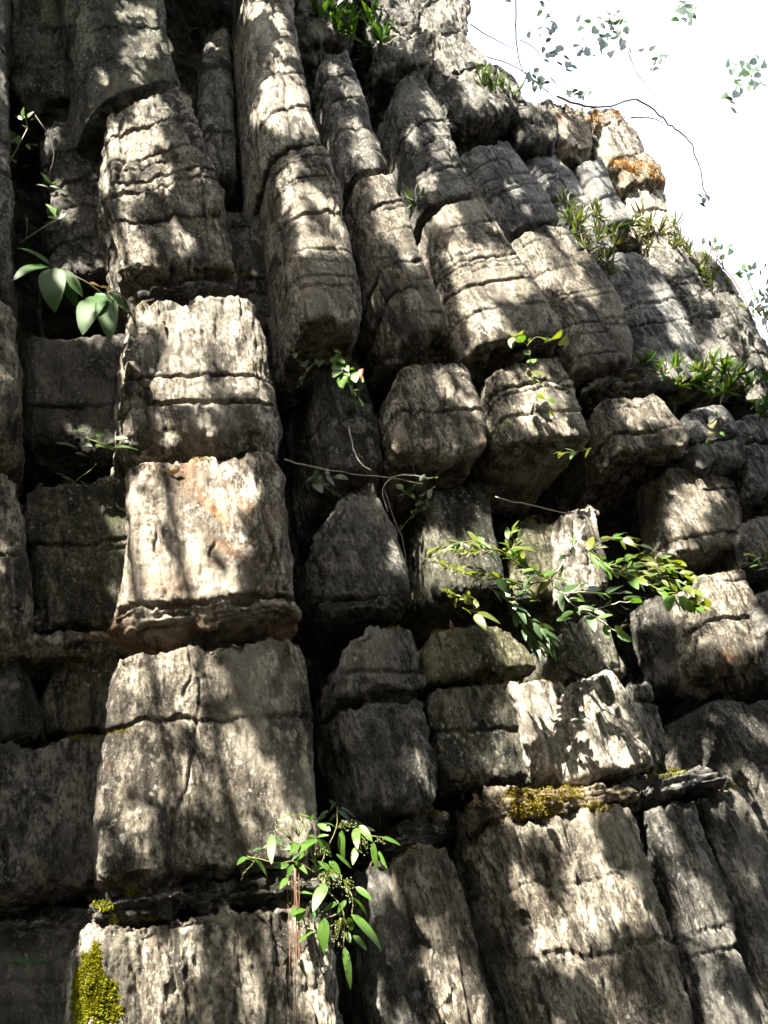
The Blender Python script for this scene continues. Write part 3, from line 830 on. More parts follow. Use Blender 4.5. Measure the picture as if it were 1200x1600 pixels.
# glossy plant at the left
s, lf, br = MB(), [], MB()
s.tube(PP([(206, 492, .10), (192, 464, .24), (174, 455, .26), (160, 462, .26)]), .005, .003)
s.tube(PP([(206, 492, .10), (150, 452, .26), (112, 428, .30), (82, 415, .32)]), .005, .003)
t = empty('glossy_leaved_plant', P(206, 492, .10), 'plant with large glossy drooping leaves beside the brightest cream block', 'plant')
s.build('stem', 'stem', t)
for l in [(77, 417, 20, 439, .34, .36), (79, 415, 22, 388, .22, .36), (84, 419, 86, 489, .46, .38), (88, 420, 129, 464, .34, .34), (100, 443, 121, 482, .42, .32),
          (160, 462, 129, 524, .44, .34), (165, 467, 173, 532, .34, .32), (169, 456, 198, 487, .30, .24), (150, 458, 184, 502, .34, .25), (158, 458, 186, 466, .3, .22), (75, 412, 48, 398, .3, .3)]:
    m = MB()
    leaves(m, [l], l[5], droop=.2, rv=.25)
    m.build('leaf', 'leaf_glossy', t)
leaves(br, [(140, 442, 160, 450, .5, .28), (156, 448, 176, 452, .4, .28)], .28)
br.build('dry_leaf', 'brown_leaf', t)

Z1 = (0, 0, 2.667)
Z4 = (0, 400, 2.667)
s, l, d = MB(), MB(), MB()
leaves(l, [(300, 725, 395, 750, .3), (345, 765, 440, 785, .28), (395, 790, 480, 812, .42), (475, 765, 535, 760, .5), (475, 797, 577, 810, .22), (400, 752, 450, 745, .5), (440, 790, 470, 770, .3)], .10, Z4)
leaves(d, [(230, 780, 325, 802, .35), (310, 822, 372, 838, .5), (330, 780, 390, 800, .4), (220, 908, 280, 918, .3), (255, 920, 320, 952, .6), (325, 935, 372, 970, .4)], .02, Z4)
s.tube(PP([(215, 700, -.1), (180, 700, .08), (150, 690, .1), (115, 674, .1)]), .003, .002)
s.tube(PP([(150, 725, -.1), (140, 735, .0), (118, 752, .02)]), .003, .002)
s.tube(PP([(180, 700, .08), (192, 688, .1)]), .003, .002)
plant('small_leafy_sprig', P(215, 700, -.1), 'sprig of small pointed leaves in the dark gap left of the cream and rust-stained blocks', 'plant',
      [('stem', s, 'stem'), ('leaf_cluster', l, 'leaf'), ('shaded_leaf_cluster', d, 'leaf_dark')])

s, l = MB(), MB()
s.tube(PP([(10, 260, -.2), (30, 225, -.12), (42, 200, -.1), (38, 182, -.08)]), .003, .002)
s.tube(PP([(55, 180, -.1), (75, 210, -.1), (84, 240, -.12), (78, 270, -.2)]), .003, .002)
leaves(l, [(100, 495, 100, 445, .45), (108, 495, 142, 465, .4), (95, 500, 60, 480, .3), (60, 595, 42, 545, .35), (68, 600, 82, 565, .4), (105, 600, 157, 607, .22), (60, 600, 20, 560, .25), (110, 600, 130, 625, .25),
           (120, 540, 90, 520, .3), (130, 500, 165, 495, .3), (75, 560, 40, 550, .3), (70, 680, 40, 660, .25), (90, 700, 120, 690, .25)], -.08, Z1)
plant('small_cliff_plant', P(10, 260, -.2), 'little plant with upright leaves high in the dark left recess', 'plant', [('stem', s, 'twig'), ('leaf_cluster', l, 'leaf')])
s, l = MB(), MB()
s.tube(PP([(30, 380, -.2), (60, 360, -.1), (85, 345, -.08), (100, 335, -.06)]), .003, .002)
leaves(l, [(240, 905, 245, 863, .4), (248, 912, 298, 885, .35), (252, 915, 322, 910, .25), (240, 918, 200, 905, .4), (238, 925, 175, 935, .2), (210, 765, 168, 718, .3), (215, 768, 262, 752, .35), (208, 775, 280, 800, .2), (210, 870, 190, 850, .3), (260, 925, 300, 945, .25),
           (230, 900, 210, 860, .3), (110, 910, 75, 900, .25), (115, 912, 150, 900, .25), (200, 780, 150, 770, .2), (300, 840, 260, 820, .2)], -.06, Z1)
s.tube(PP([(41, 372, -.2), (42, 350, -.1), (42, 340, -.08)]), .003, .003)
plant('small_cliff_plant', P(30, 380, -.2), 'little star-shaped leafy plant above the large glossy leaves at the left', 'plant', [('stem', s, 'twig'), ('leaf_cluster', l, 'leaf')])

# flowering plant hanging from the base ledge
ZH = (370, 1240, 4.446)
hl = [(460, 155, 290, 180, .2), (510, 165, 440, 150, .35), (525, 190, 528, 145, .6), (245, 285, 240, 492, .29), (130, 465, 212, 592, .5), (70, 440, 0, 500, .35), (100, 455, 12, 465, .3), (110, 480, 95, 515, .5),
      (362, 492, 255, 512, .42), (395, 492, 340, 592, .38), (352, 585, 298, 668, .35), (385, 350, 365, 432, .45), (430, 350, 320, 390, .42), (430, 350, 370, 420, .4), (555, 320, 425, 420, .42), (565, 318, 658, 445, .36),
      (545, 300, 485, 275, .3), (560, 300, 638, 290, .28), (410, 480, 490, 560, .32), (510, 400, 412, 472, .4), (640, 500, 508, 535, .3), (735, 250, 745, 462, .38), (828, 238, 840, 388, .36), (835, 368, 805, 498, .4),
      (850, 220, 942, 335, .38), (950, 335, 978, 530, .3), (1008, 305, 1138, 362, .26), (985, 400, 1045, 520, .25), (825, 650, 942, 745, .34), (805, 720, 905, 862, .3), (793, 838, 1008, 1092, .28), (772, 860, 802, 948, .5),
      (808, 985, 902, 1092, .32), (760, 960, 790, 1040, .45), (425, 690, 532, 700, .28), (462, 800, 375, 850, .6), (460, 800, 428, 898, .6), (542, 955, 430, 1042, .45), (745, 1062, 790, 1362, .22),
      (700, 760, 600, 820, .45), (760, 740, 700, 830, .4), (640, 470, 720, 560, .5), (690, 420, 795, 520, .18), (650, 540, 560, 470, .45), (520, 640, 480, 620, .5), (690, 240, 610, 205, .4), (650, 260, 560, 212, .4)]
hd = [(650, 120, 700, 55, .4), (700, 115, 782, 185, .4), (720, 100, 822, 172, .35), (640, 120, 575, 160, .35), (690, 90, 640, 40, .4), (860, 240, 960, 260, .35), (870, 260, 930, 300, .4), (620, 150, 560, 190, .4), (780, 190, 900, 240, .35),
      (330, 330, 180, 380, .3), (300, 340, 200, 300, .35), (560, 800, 540, 900, .5), (640, 560, 720, 620, .4), (500, 450, 560, 520, .45), (440, 420, 380, 470, .4), (700, 140, 640, 200, .4), (180, 380, 110, 400, .4)]
t = empty('flowering_hanging_plant', P(480, 1380, .12), 'bushy green plant with tiny pale flower buds hanging from the flaky ledge at bottom centre', 'plant')
for l in hl + [(612, 862, 605, 1108, .46), (618, 628, 528, 822, .44)]:
    m = MB()
    leaves(m, [l], .30, ZH, .05, rv=.8)
    m.build('leaf', 'leaf', t)
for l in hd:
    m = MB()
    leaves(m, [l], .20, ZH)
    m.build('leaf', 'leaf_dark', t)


def zp(x, y, w, zz=ZH):
    return P(zz[0] + x / zz[2], zz[1] + y / zz[2], w)


s = MB()
root = zp(560, 560, .14)
for path in ([(560, 560), (520, 420), (490, 280), (440, 160)], [(560, 560), (420, 480), (250, 480), (80, 440)], [(560, 560), (620, 400), (690, 240), (700, 90)], [(690, 240), (800, 210), (900, 280), (1010, 310)],
             [(560, 560), (640, 680), (740, 830), (740, 1062)], [(640, 620), (760, 660), (800, 720), (800, 850)], [(600, 600), (620, 630), (570, 700)], [(740, 830), (640, 860), (612, 870)], [(390, 500), (420, 620), (520, 600), (560, 590)],
             [(420, 900), (500, 940), (545, 960)], [(350, 610), (380, 650), (430, 680)], [(500, 830), (520, 740), (560, 700)], [(710, 820), (730, 960)], [(560, 560), (545, 450), (555, 320)], [(735, 960), (790, 1000)], [(30, 600), (60, 540), (100, 500)]):
    s.tube([zp(x, y, .16 + .12 * min(1, i / 2)) for i, (x, y) in enumerate(path)], .0032, .0018)
s.build('stem', 'stem', t)
s = MB()
for x0, x1, y1, w in ((398, 388, 1700, .30), (410, 404, 1700, .31), (430, 424, 1500, .30), (345, 366, 1650, .29), (380, 378, 1250, .28), (405, 435, 900, .3), (404, 412, 1700, .29)):
    s.tube([zp(x0, 520, w), zp(x0 * .6 + x1 * .4 + 5, 800, w), zp(x1 + 2, 1150, w), zp(x1, y1, w)], .0013, .001)
s.build('hanging_stem', 'stem_red', t)
fl, fs = MB(), MB()
for (cx, cy, rx, ry, n, c) in ((430, 220, 90, 50, 60, (430, 300)), (300, 260, 70, 50, 40, (380, 330)), (770, 220, 70, 40, 50, (720, 230)), (650, 600, 100, 60, 110, (640, 520)), (780, 670, 50, 90, 50, (740, 600)),
                               (720, 960, 70, 110, 60, (740, 860)), (890, 370, 60, 60, 30, (850, 280)), (1000, 320, 40, 40, 20, (960, 300)), (110, 430, 50, 50, 16, (150, 450)), (590, 830, 40, 30, 6, (560, 760)), (590, 410, 60, 40, 30, (560, 440))):
    for k in range(int(n * .7)):
        a = rg.uniform(0, 6.28)
        r = rg.uniform(.1, 1) ** .7
        x, y, w = cx + rx * r * math.cos(a), cy + ry * r * math.sin(a), .33 + rg.uniform(-.04, .04)
        p = zp(x, y, w)
        fl.dot(p, rg.uniform(.0016, .0030))
        if k % 3 == 0:
            fs.tube([zp(c[0], c[1], .29), zp((x + c[0]) / 2, (y + c[1]) / 2 - 6, w), p], .0011, .0007, 4, 2)
fl.build('flower_buds', 'flower', t)
fs.build('flower_stalks', 'leaf_yellow', t)


def spray(name, label, stems, n_px, L_px, cat='climbing plant', mats=('leaf_yellow', 'leaf'), stem_mat='stem', group=None, seed=1, extra=(), wr=.42, r=.0035, splay=50):
    """leafy sprays: leaves set alternately along each stem"""
    rs = np.random.RandomState(seed)
    st, la, lb = MB(), MB(), MB()
    for path in stems:
        pp = PP(path)
        st.tube(pp, r, r * .5, 6)
        xy = np.array([[q[0], q[1], q[2]] for q in path], float)
        seg = np.linalg.norm(np.diff(xy[:, :2], axis=0), axis=1)
        cu = np.concatenate([[0], np.cumsum(seg)])
        k = int(cu[-1] / n_px)
        for i in range(k + 1):
            sx = min(cu[-1], i * n_px + rs.uniform(0, n_px * .6))
            x, y, w = (np.interp(sx, cu, xy[:, j]) for j in range(3))
            x2, y2 = (np.interp(min(cu[-1], sx + 3), cu, xy[:, j]) for j in (0, 1))
            x1, y1 = (np.interp(max(0, sx - 3), cu, xy[:, j]) for j in (0, 1))
            ang = math.atan2(y2 - y1, x2 - x1) + (1 if i % 2 else -1) * R(rs.uniform(.3, 1) * splay)
            if i == k:
                ang = math.atan2(y2 - y1, x2 - x1)
            Lp = L_px * rs.uniform(.65, 1.2)
            mb = la if rs.rand() < .55 else lb
            tx, ty = x + Lp * math.cos(ang), y + Lp * math.sin(ang) + rs.uniform(.0, .3) * Lp
            leaves(mb, [(x, y, tx, ty, wr * rs.uniform(.75, 1.2))], w, None, .06)
    for (m_, lst, w) in extra:
        leaves(la if m_ == 0 else lb, lst, w)
    return plant(name, PP(stems[0])[0], label, cat, [('stem', st, stem_mat), ('leaf_cluster', la, mats[0]), ('leaf_cluster', lb, mats[1])], group)


CP = 'leafy sprays hanging before the middle blocks'
spray('leafy_spray', 'long spray of yellow-green leaves reaching left in front of the flat-topped block', [
    [(862, 908, .30), (834, 895, .42), (795, 871, .5), (765, 858, .52), (704, 860, .55)],
    [(834, 895, .42), (800, 868, .48), (810, 838, .5)],
    [(765, 858, .52), (740, 845, .55), (690, 855, .6)],
    [(860, 906, .30), (820, 880, .4), (790, 850, .45), (800, 830, .5)]], 7, 21, seed=3, group=CP, wr=.36, splay=40,
    extra=[(0, [(796, 835, 812, 828, .4), (803, 856, 838, 862, .35), (780, 860, 750, 850, .3), (812, 880, 790, 872, .4)], .5), (1, [(800, 862, 836, 856, .4), (762, 866, 780, 880, .5), (835, 890, 812, 895, .4)], .5)])
spray('leafy_spray', 'bright yellow leafy twig pointing to the sun streaks on the olive mossy block', [
    [(752, 906, .5), (726, 896, .55), (704, 888, .6), (684, 878, .62)],
    [(862, 908, .30), (800, 912, .45), (740, 888, .5)],
    [(845, 940, .35), (790, 905, .45), (752, 897, .5)],
    [(760, 975, .35), (735, 940, .5), (705, 928, .58), (700, 925, .6)]], 8, 21, mats=('leaf_yellow', 'leaf_yellow'), seed=5, group=CP, wr=.36, splay=35,
    extra=[(0, [(715, 934, 712, 950, .6), (722, 950, 736, 960, .6), (745, 958, 782, 975, .35), (742, 960, 760, 985, .4), (722, 930, 745, 938, .25), (712, 932, 690, 922, .35)], .56)])
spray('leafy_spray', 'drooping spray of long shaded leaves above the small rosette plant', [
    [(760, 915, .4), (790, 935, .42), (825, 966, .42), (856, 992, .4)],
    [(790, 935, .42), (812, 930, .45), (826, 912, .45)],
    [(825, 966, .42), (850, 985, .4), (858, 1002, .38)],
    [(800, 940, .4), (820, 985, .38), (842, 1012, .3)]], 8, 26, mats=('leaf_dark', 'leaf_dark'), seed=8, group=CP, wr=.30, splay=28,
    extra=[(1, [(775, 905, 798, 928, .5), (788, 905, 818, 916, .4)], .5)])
spray('leafy_spray', 'dense spray of green leaves pointing right beside the tall lower stack block', [
    [(918, 862, .2), (968, 897, .35), (1016, 914, .45), (1059, 936, .5), (1096, 950, .55)],
    [(968, 897, .35), (1000, 880, .45), (1033, 886, .5), (1080, 900, .55)],
    [(968, 897, .35), (1010, 892, .45), (1050, 905, .5), (1092, 925, .55)],
    [(985, 905, .4), (1020, 900, .45), (1060, 918, .5), (1098, 940, .55)],
    [(950, 885, .3), (990, 872, .4), (1020, 868, .45), (1060, 880, .5)]], 7, 20, seed=11, group=CP, wr=.38, splay=38,
    extra=[(1, [(1048, 930, 1046, 956, .7), (1060, 932, 1082, 958, .5), (975, 938, 1010, 935, .4)], .56), (0, [(1080, 940, 1104, 957, .6)], .56)])
spray('leafy_spray', 'small yellowish twig against the black hollow right of the slim pillar', [
    [(918, 862, .2), (935, 850, .3), (955, 840, .35), (985, 842, .38)],
    [(955, 840, .35), (985, 848, .38), (1003, 853, .4)]], 11, 22, mats=('leaf_yellow', 'leaf'), seed=14, group=CP, wr=.38)
spray('leafy_spray', 'loose spray of broad green leaves before the narrow dark block with a lit strip', [
    [(914, 817, .12), (900, 845, .3), (878, 882, .34), (862, 908, .36), (880, 928, .38), (899, 947, .4), (925, 953, .42), (960, 943, .45), (985, 940, .46)],
    [(899, 947, .4), (942, 972, .42), (968, 990, .42)],
    [(880, 928, .38), (915, 925, .42), (945, 928, .45), (975, 925, .45)]], 17, 23, mats=('leaf', 'leaf_dark'), stem_mat='twig', seed=17, group=CP, wr=.42, r=.005,
    extra=[(0, [(868, 905, 895, 912, .5), (905, 920, 918, 910, .5), (870, 970, 893, 966, .45), (928, 955, 948, 962, .4), (960, 978, 975, 998, .5), (962, 985, 988, 1003, .4), (895, 955, 875, 968, .35), (925, 925, 955, 935, .35)], .46)])

# saplings and creepers
spray('leafy_sapling', 'thin sapling with round yellow-green leaves in front of the hanging block by the black hollow', [
    [(830, 590, .05), (828, 560, .15), (822, 538, .2), (802, 526, .25)],
    [(824, 540, .2), (835, 528, .22), (850, 528, .25), (875, 533, .28)],
    [(830, 590, .05), (848, 602, .2), (862, 640, .22)]], 17, 14, cat='sapling', seed=21, wr=.7, r=.003, mats=('leaf_yellow', 'leaf'),
    extra=[(0, [(832, 583, 858, 588, .4), (838, 618, 852, 625, .4), (788, 656, 804, 662, .4), (800, 527, 800, 545, .5), (806, 524, 816, 522, .8)], .22)])
spray('leafy_sapling', 'tiny yellow-green sprig at the foot of the block above the black hollow', [[(925, 700, .0), (900, 706, .15), (872, 708, .2)]], 9, 15, cat='sapling', seed=23, r=.002)
spray('leafy_sapling', 'shaded sprig with broad leaves above the tooth-shaped grey block', [
    [(470, 755, -.2), (490, 752, .1), (515, 765, .15), (532, 775, .18)], [(490, 752, .1), (503, 742, .15), (525, 745, .18)]], 16, 20, cat='sapling', mats=('leaf_dark', 'leaf_dark'), seed=25, r=.002, wr=.5)
spray('creeping_plant', 'small bright creeper beside the orange dead leaf', [
    [(520, 560, .0), (535, 580, .05), (545, 600, .07), (558, 620, .08)], [(520, 560, .0), (540, 572, .05), (560, 588, .07)], [(520, 545, .0), (535, 565, .05), (530, 590, .06)]], 7, 13, seed=27, r=.002, wr=.6, mats=('leaf', 'leaf'))
spray('creeping_plant', 'thin creeper with small curled leaves left of the flat-topped block', [
    [(690, 800, .08), (665, 790, .12), (645, 778, .12), (625, 762, .1)], [(640, 775, .12), (650, 755, .12), (672, 748, .1)], [(625, 830, .05), (640, 810, .1), (665, 790, .12)], [(680, 760, .1), (660, 775, .12), (648, 800, .12)]], 14, 14, seed=29, r=.0022, wr=.5, mats=('leaf_dark', 'leaf'))
spray('creeping_plant', 'fine shaded creeper in the dark gap left of the narrow dim block', [
    [(500, 560, -.1), (480, 575, -.02), (462, 560, .0), (450, 540, .0)], [(480, 575, -.02), (470, 600, .0), (455, 610, .0)]], 9, 11, seed=31, r=.002, wr=.5, mats=('leaf_dark', 'leaf_dark'))
spray('leafy_sapling', 'few slender leaves at the right edge beside the stubby stack', [[(1205, 880, .0), (1195, 872, .1), (1178, 868, .15)], [(1205, 890, .0), (1190, 884, .1), (1172, 880, .15)]], 9, 18, cat='sapling', seed=33, r=.002, wr=.25)
spray('leafy_sapling', 'small light sprig on the slate-coloured block under the leafy tufts', [[(1120, 640, -.05), (1112, 665, .0), (1110, 690, .02)], [(1112, 665, .0), (1125, 675, .02)]], 8, 12, cat='sapling', seed=35, r=.002, mats=('leaf', 'dry'), wr=.35)
m = MB()
for k in range(9):
    a = R(-160 + k * 18)
    leaves(m, [(48, 1508, 48 + 34 * math.cos(a), 1508 + 26 * math.sin(a) + 6, .25)], .06)
tag(m.build('small_fern', 'leaf_dark'), 'small dim fern in the bottom left corner', 'fern')

for (x0, y0, x1, y1, w, mt, lab, wr) in ((566, 576, 565, 594, .12, 'dead', 'orange dead leaf caught upright beside the bright creeper', .42), (868, 1100, 886, 1110, .16, 'dead', 'small orange dead leaf on the sunlit twin blocks', .5),
                                         (738, 1240, 748, 1252, .06, 'brown_leaf', 'small brown dead leaf left of the golden mossy ledge', .5)):
    m = MB()
    p0, _n = hit((x0 + x1) / 2, (y0 + y1) / 2)
    dd = float(np.dot(p0 - P(600, 800, 0), WN)) if p0 is not None else w
    w2 = max(w, dd + .03)
    m.leaf(P(x0, y0, w2), P(x1, y1, w2 - .01), wr, lnrm(P(x0, y0, w2), .3), .25, .5)
    tag(m.build('dead_leaf', mt), lab, 'leaf')

# bare vines and twigs
for nm, lab, cat, path, r, mt in (
        ('bare_twig', 'thin pale twig stretched across the dark gap right of the rust-stained block', 'twig', [(445, 718, .2), (480, 728, .18), (520, 735, .18), (560, 742, .16), (600, 745, .14), (660, 756, .08)], .0034, 'twig'),
        ('bare_twig', 'thin pale twig between the flat-topped block and the slim sunlit pillar', 'twig', [(774, 776, .1), (800, 784, .14), (835, 790, .12), (885, 802, .08)], .0036, 'twig'),
        ('hanging_vine', 'dark vine curling down beside the tooth-shaped grey block', 'vine', [(600, 765, .05), (612, 800, .08), (628, 840, .08), (634, 880, .06), (640, 925, .05)], .005, 'twig_dark'),
        ('hanging_vine', 'slim brown vine looping down beside the tooth-shaped block and the creeper', 'vine', [(545, 668, -.02), (552, 700, .0), (562, 722, .02), (580, 735, .0)], .004, 'twig'),
        ('hanging_vine', 'curled bare vine arching over the flat-topped block', 'vine', [(606, 800, .1), (598, 772, .12), (605, 752, .12), (630, 742, .1), (672, 748, .08)], .003, 'twig')):
    m = MB()
    m.tube(PP(path), r, r * .7, 6)
    tag(m.build(nm, mt), lab, cat)


# tufts
def rosette(ma, mb, x, y, n, L, wr, rs, spread=1.0, up=.5):
    p, nn = hit(x, y)
    if p is None:
        p = P(x, y, -.2)
        nn = WN
    sc_ = np.linalg.norm(p - CAM) / 1200.0
    base = nn * .5 + Z * up + WN * .2
    for k in range(n):
        d = base / np.linalg.norm(base) + rs.normal(size=3) * .75 * spread
        d /= np.linalg.norm(d)
        if d @ nn < .0:
            d = d - nn * (d @ nn) * 1.6
            d /= np.linalg.norm(d)
        ll = L * sc_ * rs.uniform(.5, 1.15)
        q = p + rs.normal(size=3) * .006
        (ma if rs.rand() < .7 else mb).leaf(q, q + d * ll, wr * rs.uniform(.8, 1.3), np.cross(d, rs.normal(size=3)), rs.uniform(.1, .45), .3, 5)


TG = 'green tufts growing on the cliff ledges'


def tuft(name, label, spots, n, L, wr, mats, seed, spread=1.0, jit=6, cat='plant tuft', up=.5):
    rs = np.random.RandomState(seed)
    a, b = MB(), MB()
    for (x, y) in spots:
        rosette(a, b, x + rs.uniform(-jit, jit), y + rs.uniform(-jit, jit), n, L, wr, rs, spread, up)
    p, _ = hit(*spots[0])
    return plant(name, p if p is not None else P(spots[0][0], spots[0][1], -.3), label, cat, [('green_blades', a, mats[0]), ('pale_blades', b, mats[1])], TG)


tuft('leafy_tuft', 'bright leafy tuft at the left end of the leafy row, above the sun-spotted hanging block', [(1005, 575), (1020, 568), (1040, 580), (1052, 600), (1060, 575), (1075, 590), (1050, 620), (1062, 630)], 16, 26, .17, ('leaf', 'dry'), 41)
tuft('leafy_tuft', 'thick middle tuft of the leafy row on the slate-coloured blocks', [(1088, 575), (1100, 590), (1110, 572), (1095, 605), (1118, 600), (1125, 585), (1108, 618), (1090, 590), (1130, 610)], 18, 28, .17, ('leaf', 'dry'), 42)
tuft('leafy_tuft', 'darker tuft at the right end of the leafy row, touching the right edge', [(1145, 600), (1160, 615), (1175, 600), (1190, 620), (1150, 630), (1170, 640), (1185, 645), (1135, 625), (1160, 585), (1190, 590)], 18, 28, .15, ('leaf_dark', 'grass'), 43)
tuft('grassy_tuft', 'spiky green tuft on the slim blue-grey fins below the dark hollow', [(875, 325), (890, 335), (905, 350), (895, 370), (915, 380), (930, 360), (925, 395), (945, 400), (900, 345), (940, 380), (885, 350), (955, 420), (965, 390), (935, 340), (912, 330), (950, 365)], 15, 30, .10, ('grass', 'dry'), 44, 1.1, 8)
tuft('grassy_tuft', 'pale sunlit tuft under the glaring white pillar on the skyline', [(995, 340), (1005, 360), (1020, 350), (1035, 370), (1050, 360), (1060, 385), (1045, 395), (1075, 395), (1020, 380), (1000, 380), (985, 360), (1085, 415), (1098, 420)], 15, 28, .10, ('grass', 'dry'), 45, 1.1, 8)
tuft('grassy_tuft', 'small upright grass tuft on the craggy overhanging rock near the skyline', [(755, 135), (765, 130), (775, 138), (788, 140), (770, 145), (798, 145)], 16, 30, .09, ('grass', 'leaf'), 46, .6, 4, up=1.2)
tuft('hanging_fern', 'bright green ferns hanging at the top edge between the second and third fins', [(500, 20), (515, 30), (530, 15), (545, 30), (560, 40), (575, 30), (585, 45), (565, 60), (590, 65), (548, 50), (600, 50), (580, 75), (525, 45)], 14, 30, .20, ('leaf_dark', 'leaf'), 47, 1.0, 6, 'fern', up=.1)
tuft('grey_rosette', 'small grey-green rosette plant in the gap above the sunlit rounded block', [(868, 1018), (862, 1028), (880, 1022)], 16, 26, .16, ('lichen_grey', 'leaf_dark'), 48)
tuft('hanging_grass', 'few dry grass blades hanging beside the mossy ledge of the fourth fin', [(918, 600), (925, 610)], 9, 26, .05, ('dry', 'grass'), 49, 1, 4)
tuft('leafy_tuft', 'pair of pale leaves stuck between the second and third fins', [(648, 315), (655, 322)], 4, 32, .3, ('lichen_grey', 'leaf'), 50, 1, 4)
tuft('grassy_tuft', 'sparse sunlit tuft on the skyline rock above the last fin', [(1120, 425), (1105, 432), (1130, 440), (1112, 445)], 12, 22, .12, ('leaf_yellow', 'grass'), 51, 1, 4)


# moss and lichen cushions made of many tiny fronds
def cushion(name, label, cat, ells, dens, L, mat, seed, group='moss and lichen cushions'):
    rs = np.random.RandomState(seed)
    m = MB()
    first = None
    for (cx, cy, rx, ry, a) in ells:
        n = int(dens * rx * ry / 30)
        for _ in range(n):
            r_, th = math.sqrt(rs.rand()), rs.uniform(0, 6.28)
            x_, y_ = rx * r_ * math.cos(th), ry * r_ * math.sin(th)
            x = cx + x_ * math.cos(R(a)) - y_ * math.sin(R(a))
            y = cy + x_ * math.sin(R(a)) + y_ * math.cos(R(a))
            if fbm(np.array([[x / 9.0, y / 9.0, seed]]), 3, 3)[0] < r_ * 1.5 - 1.3:
                continue
            p, nn = hit(x, y)
            if p is None:
                continue
            if first is None:
                first = p
            if np.linalg.norm(p - first) > 1.2:
                continue
            d = nn + rs.normal(size=3) * .7 + Z * .2
            d /= np.linalg.norm(d)
            hgt = (1 - r_ ** 2) * L * .9
            q = p + nn * rs.uniform(-.002, hgt)
            m.leaf(q, q + d * L * rs.uniform(.4, 1.4), .36, np.cross(d, rs.normal(size=3)), .2, .2, 2)
    o = m.build(name, mat)
    if o is None:
        print('empty cushion', label)
        return
    tag(o, label, cat, group)


cushion('moss_cushion', 'bright yellow moss pad on the right corner of the flaky ledge capping the cream block', 'moss', [(378, 426, 17, 8, 15)], 60, .013, 'moss', 61)
cushion('moss_patch', 'large yellow-green moss sheet running down the base block at bottom left', 'moss', [(142, 1540, 26, 55, -8), (160, 1575, 34, 50, 0), (126, 1580, 16, 50, 0), (150, 1500, 10, 30, 0)], 95, .0105, 'moss', 62)
cushion('moss_patch', 'small yellow moss spots on the flaky ledge above the base block', 'moss', [(162, 1414, 17, 8, 0), (206, 1394, 14, 8, 0), (176, 1436, 10, 8, 0)], 80, .009, 'moss', 63)
cushion('moss_patch', 'golden moss spread along the ledge above the widest bottom right column', 'moss', [(850, 1240, 78, 16, -3), (835, 1262, 45, 20, 0), (930, 1262, 30, 10, 0)], 75, .0105, 'moss_olive', 64)
cushion('moss_patch', 'thin golden moss strip just left of the slate-blue ledge', 'moss', [(1045, 1208, 34, 8, -8)], 60, .009, 'moss', 65)
cushion('moss_cushion', 'olive moss on top of the rounded block with the reddish foot', 'moss', [(705, 556, 18, 9, 0)], 60, .011, 'moss_olive', 66)
cushion('moss_cushion', 'tiny yellow moss ball beside the thin sapling', 'moss', [(783, 562, 10, 7, 0)], 60, .014, 'moss', 67)
cushion('moss_cushion', 'dark olive moss clumps on the ledge above the sun-spotted hanging block', 'moss', [(993, 588, 13, 8, 0), (960, 606, 11, 7, 0)], 70, .012, 'moss_olive', 68)
cushion('lichen_patch', 'orange lichen on the bleached skyline rock', 'lichen', [(935, 190, 17, 18, 0), (962, 178, 18, 8, 30)], 40, .026, 'lichen', 69)
cushion('lichen_patch', 'orange lichen fringe covering the jutting skyline ledge', 'lichen', [(1000, 262, 42, 12, 12), (965, 258, 16, 10, 0), (1030, 278, 14, 8, 30)], 40, .026, 'lichen', 70)
cushion('lichen_patch', 'grey-green leafy lichen fringe on the ledge roofing the rounded middle block', 'lichen', [(635, 552, 26, 12, 0)], 40, .014, 'lichen_grey', 71)
cushion('moss_patch', 'faint green moss line along the crack of the brightest cream block', 'moss', [(385, 573, 26, 4, 0), (412, 570, 8, 5, 0)], 40, .006, 'moss', 72)

# ------------------------------------------------------------------ trees on the cliff top, seen against the sky
WB = -.3


def twigs(name, label, cat, paths, clusters, leafL=13, seed=1, mat='twig_dark', r=.013, lmats=('leaf_sky', 'leaf_sky'), group=None):
    rs = np.random.RandomState(seed)
    st, la, lb = MB(), MB(), MB()
    for path in paths:
        rr = path[0]
        st.tube(PP(path[1:], WB), r * rr, r * rr * .5, 6)
    for (cx, cy, rx, ry, n, c) in clusters:
        for k in range(n):
            x, y = cx + rx * rs.normal() * .5, cy + ry * rs.normal() * .5
            a = rs.uniform(0, 6.28)
            wq = WB + rs.uniform(-.2, .2)
            (la if rs.rand() > c else lb).leaf(P(x, y, wq), P(x + leafL * math.cos(a), y + leafL * math.sin(a), wq + rs.uniform(-.03, .03)), .31, rs.normal(size=3) * .6 + Z * .3 + TOCAM, .1, .2, 8)
        if n > 6:                                   # the twiglets that carry them
            for k in range(max(3, n // 4)):
                a = rs.uniform(0, 6.28)
                st.tube([P(cx, cy, WB), P(cx + rx * .5 * math.cos(a), cy + ry * .5 * math.sin(a), WB), P(cx + rx * math.cos(a + .3), cy + ry * math.sin(a + .3), WB)], r * .16, r * .09, 4, 3)
    return plant(name, P(paths[0][1][0], paths[0][1][1], WB), label, cat, [('bare_twigs', st, mat), ('leaf_cluster', la, lmats[0]), ('leaf_cluster', lb, lmats[1])], group)


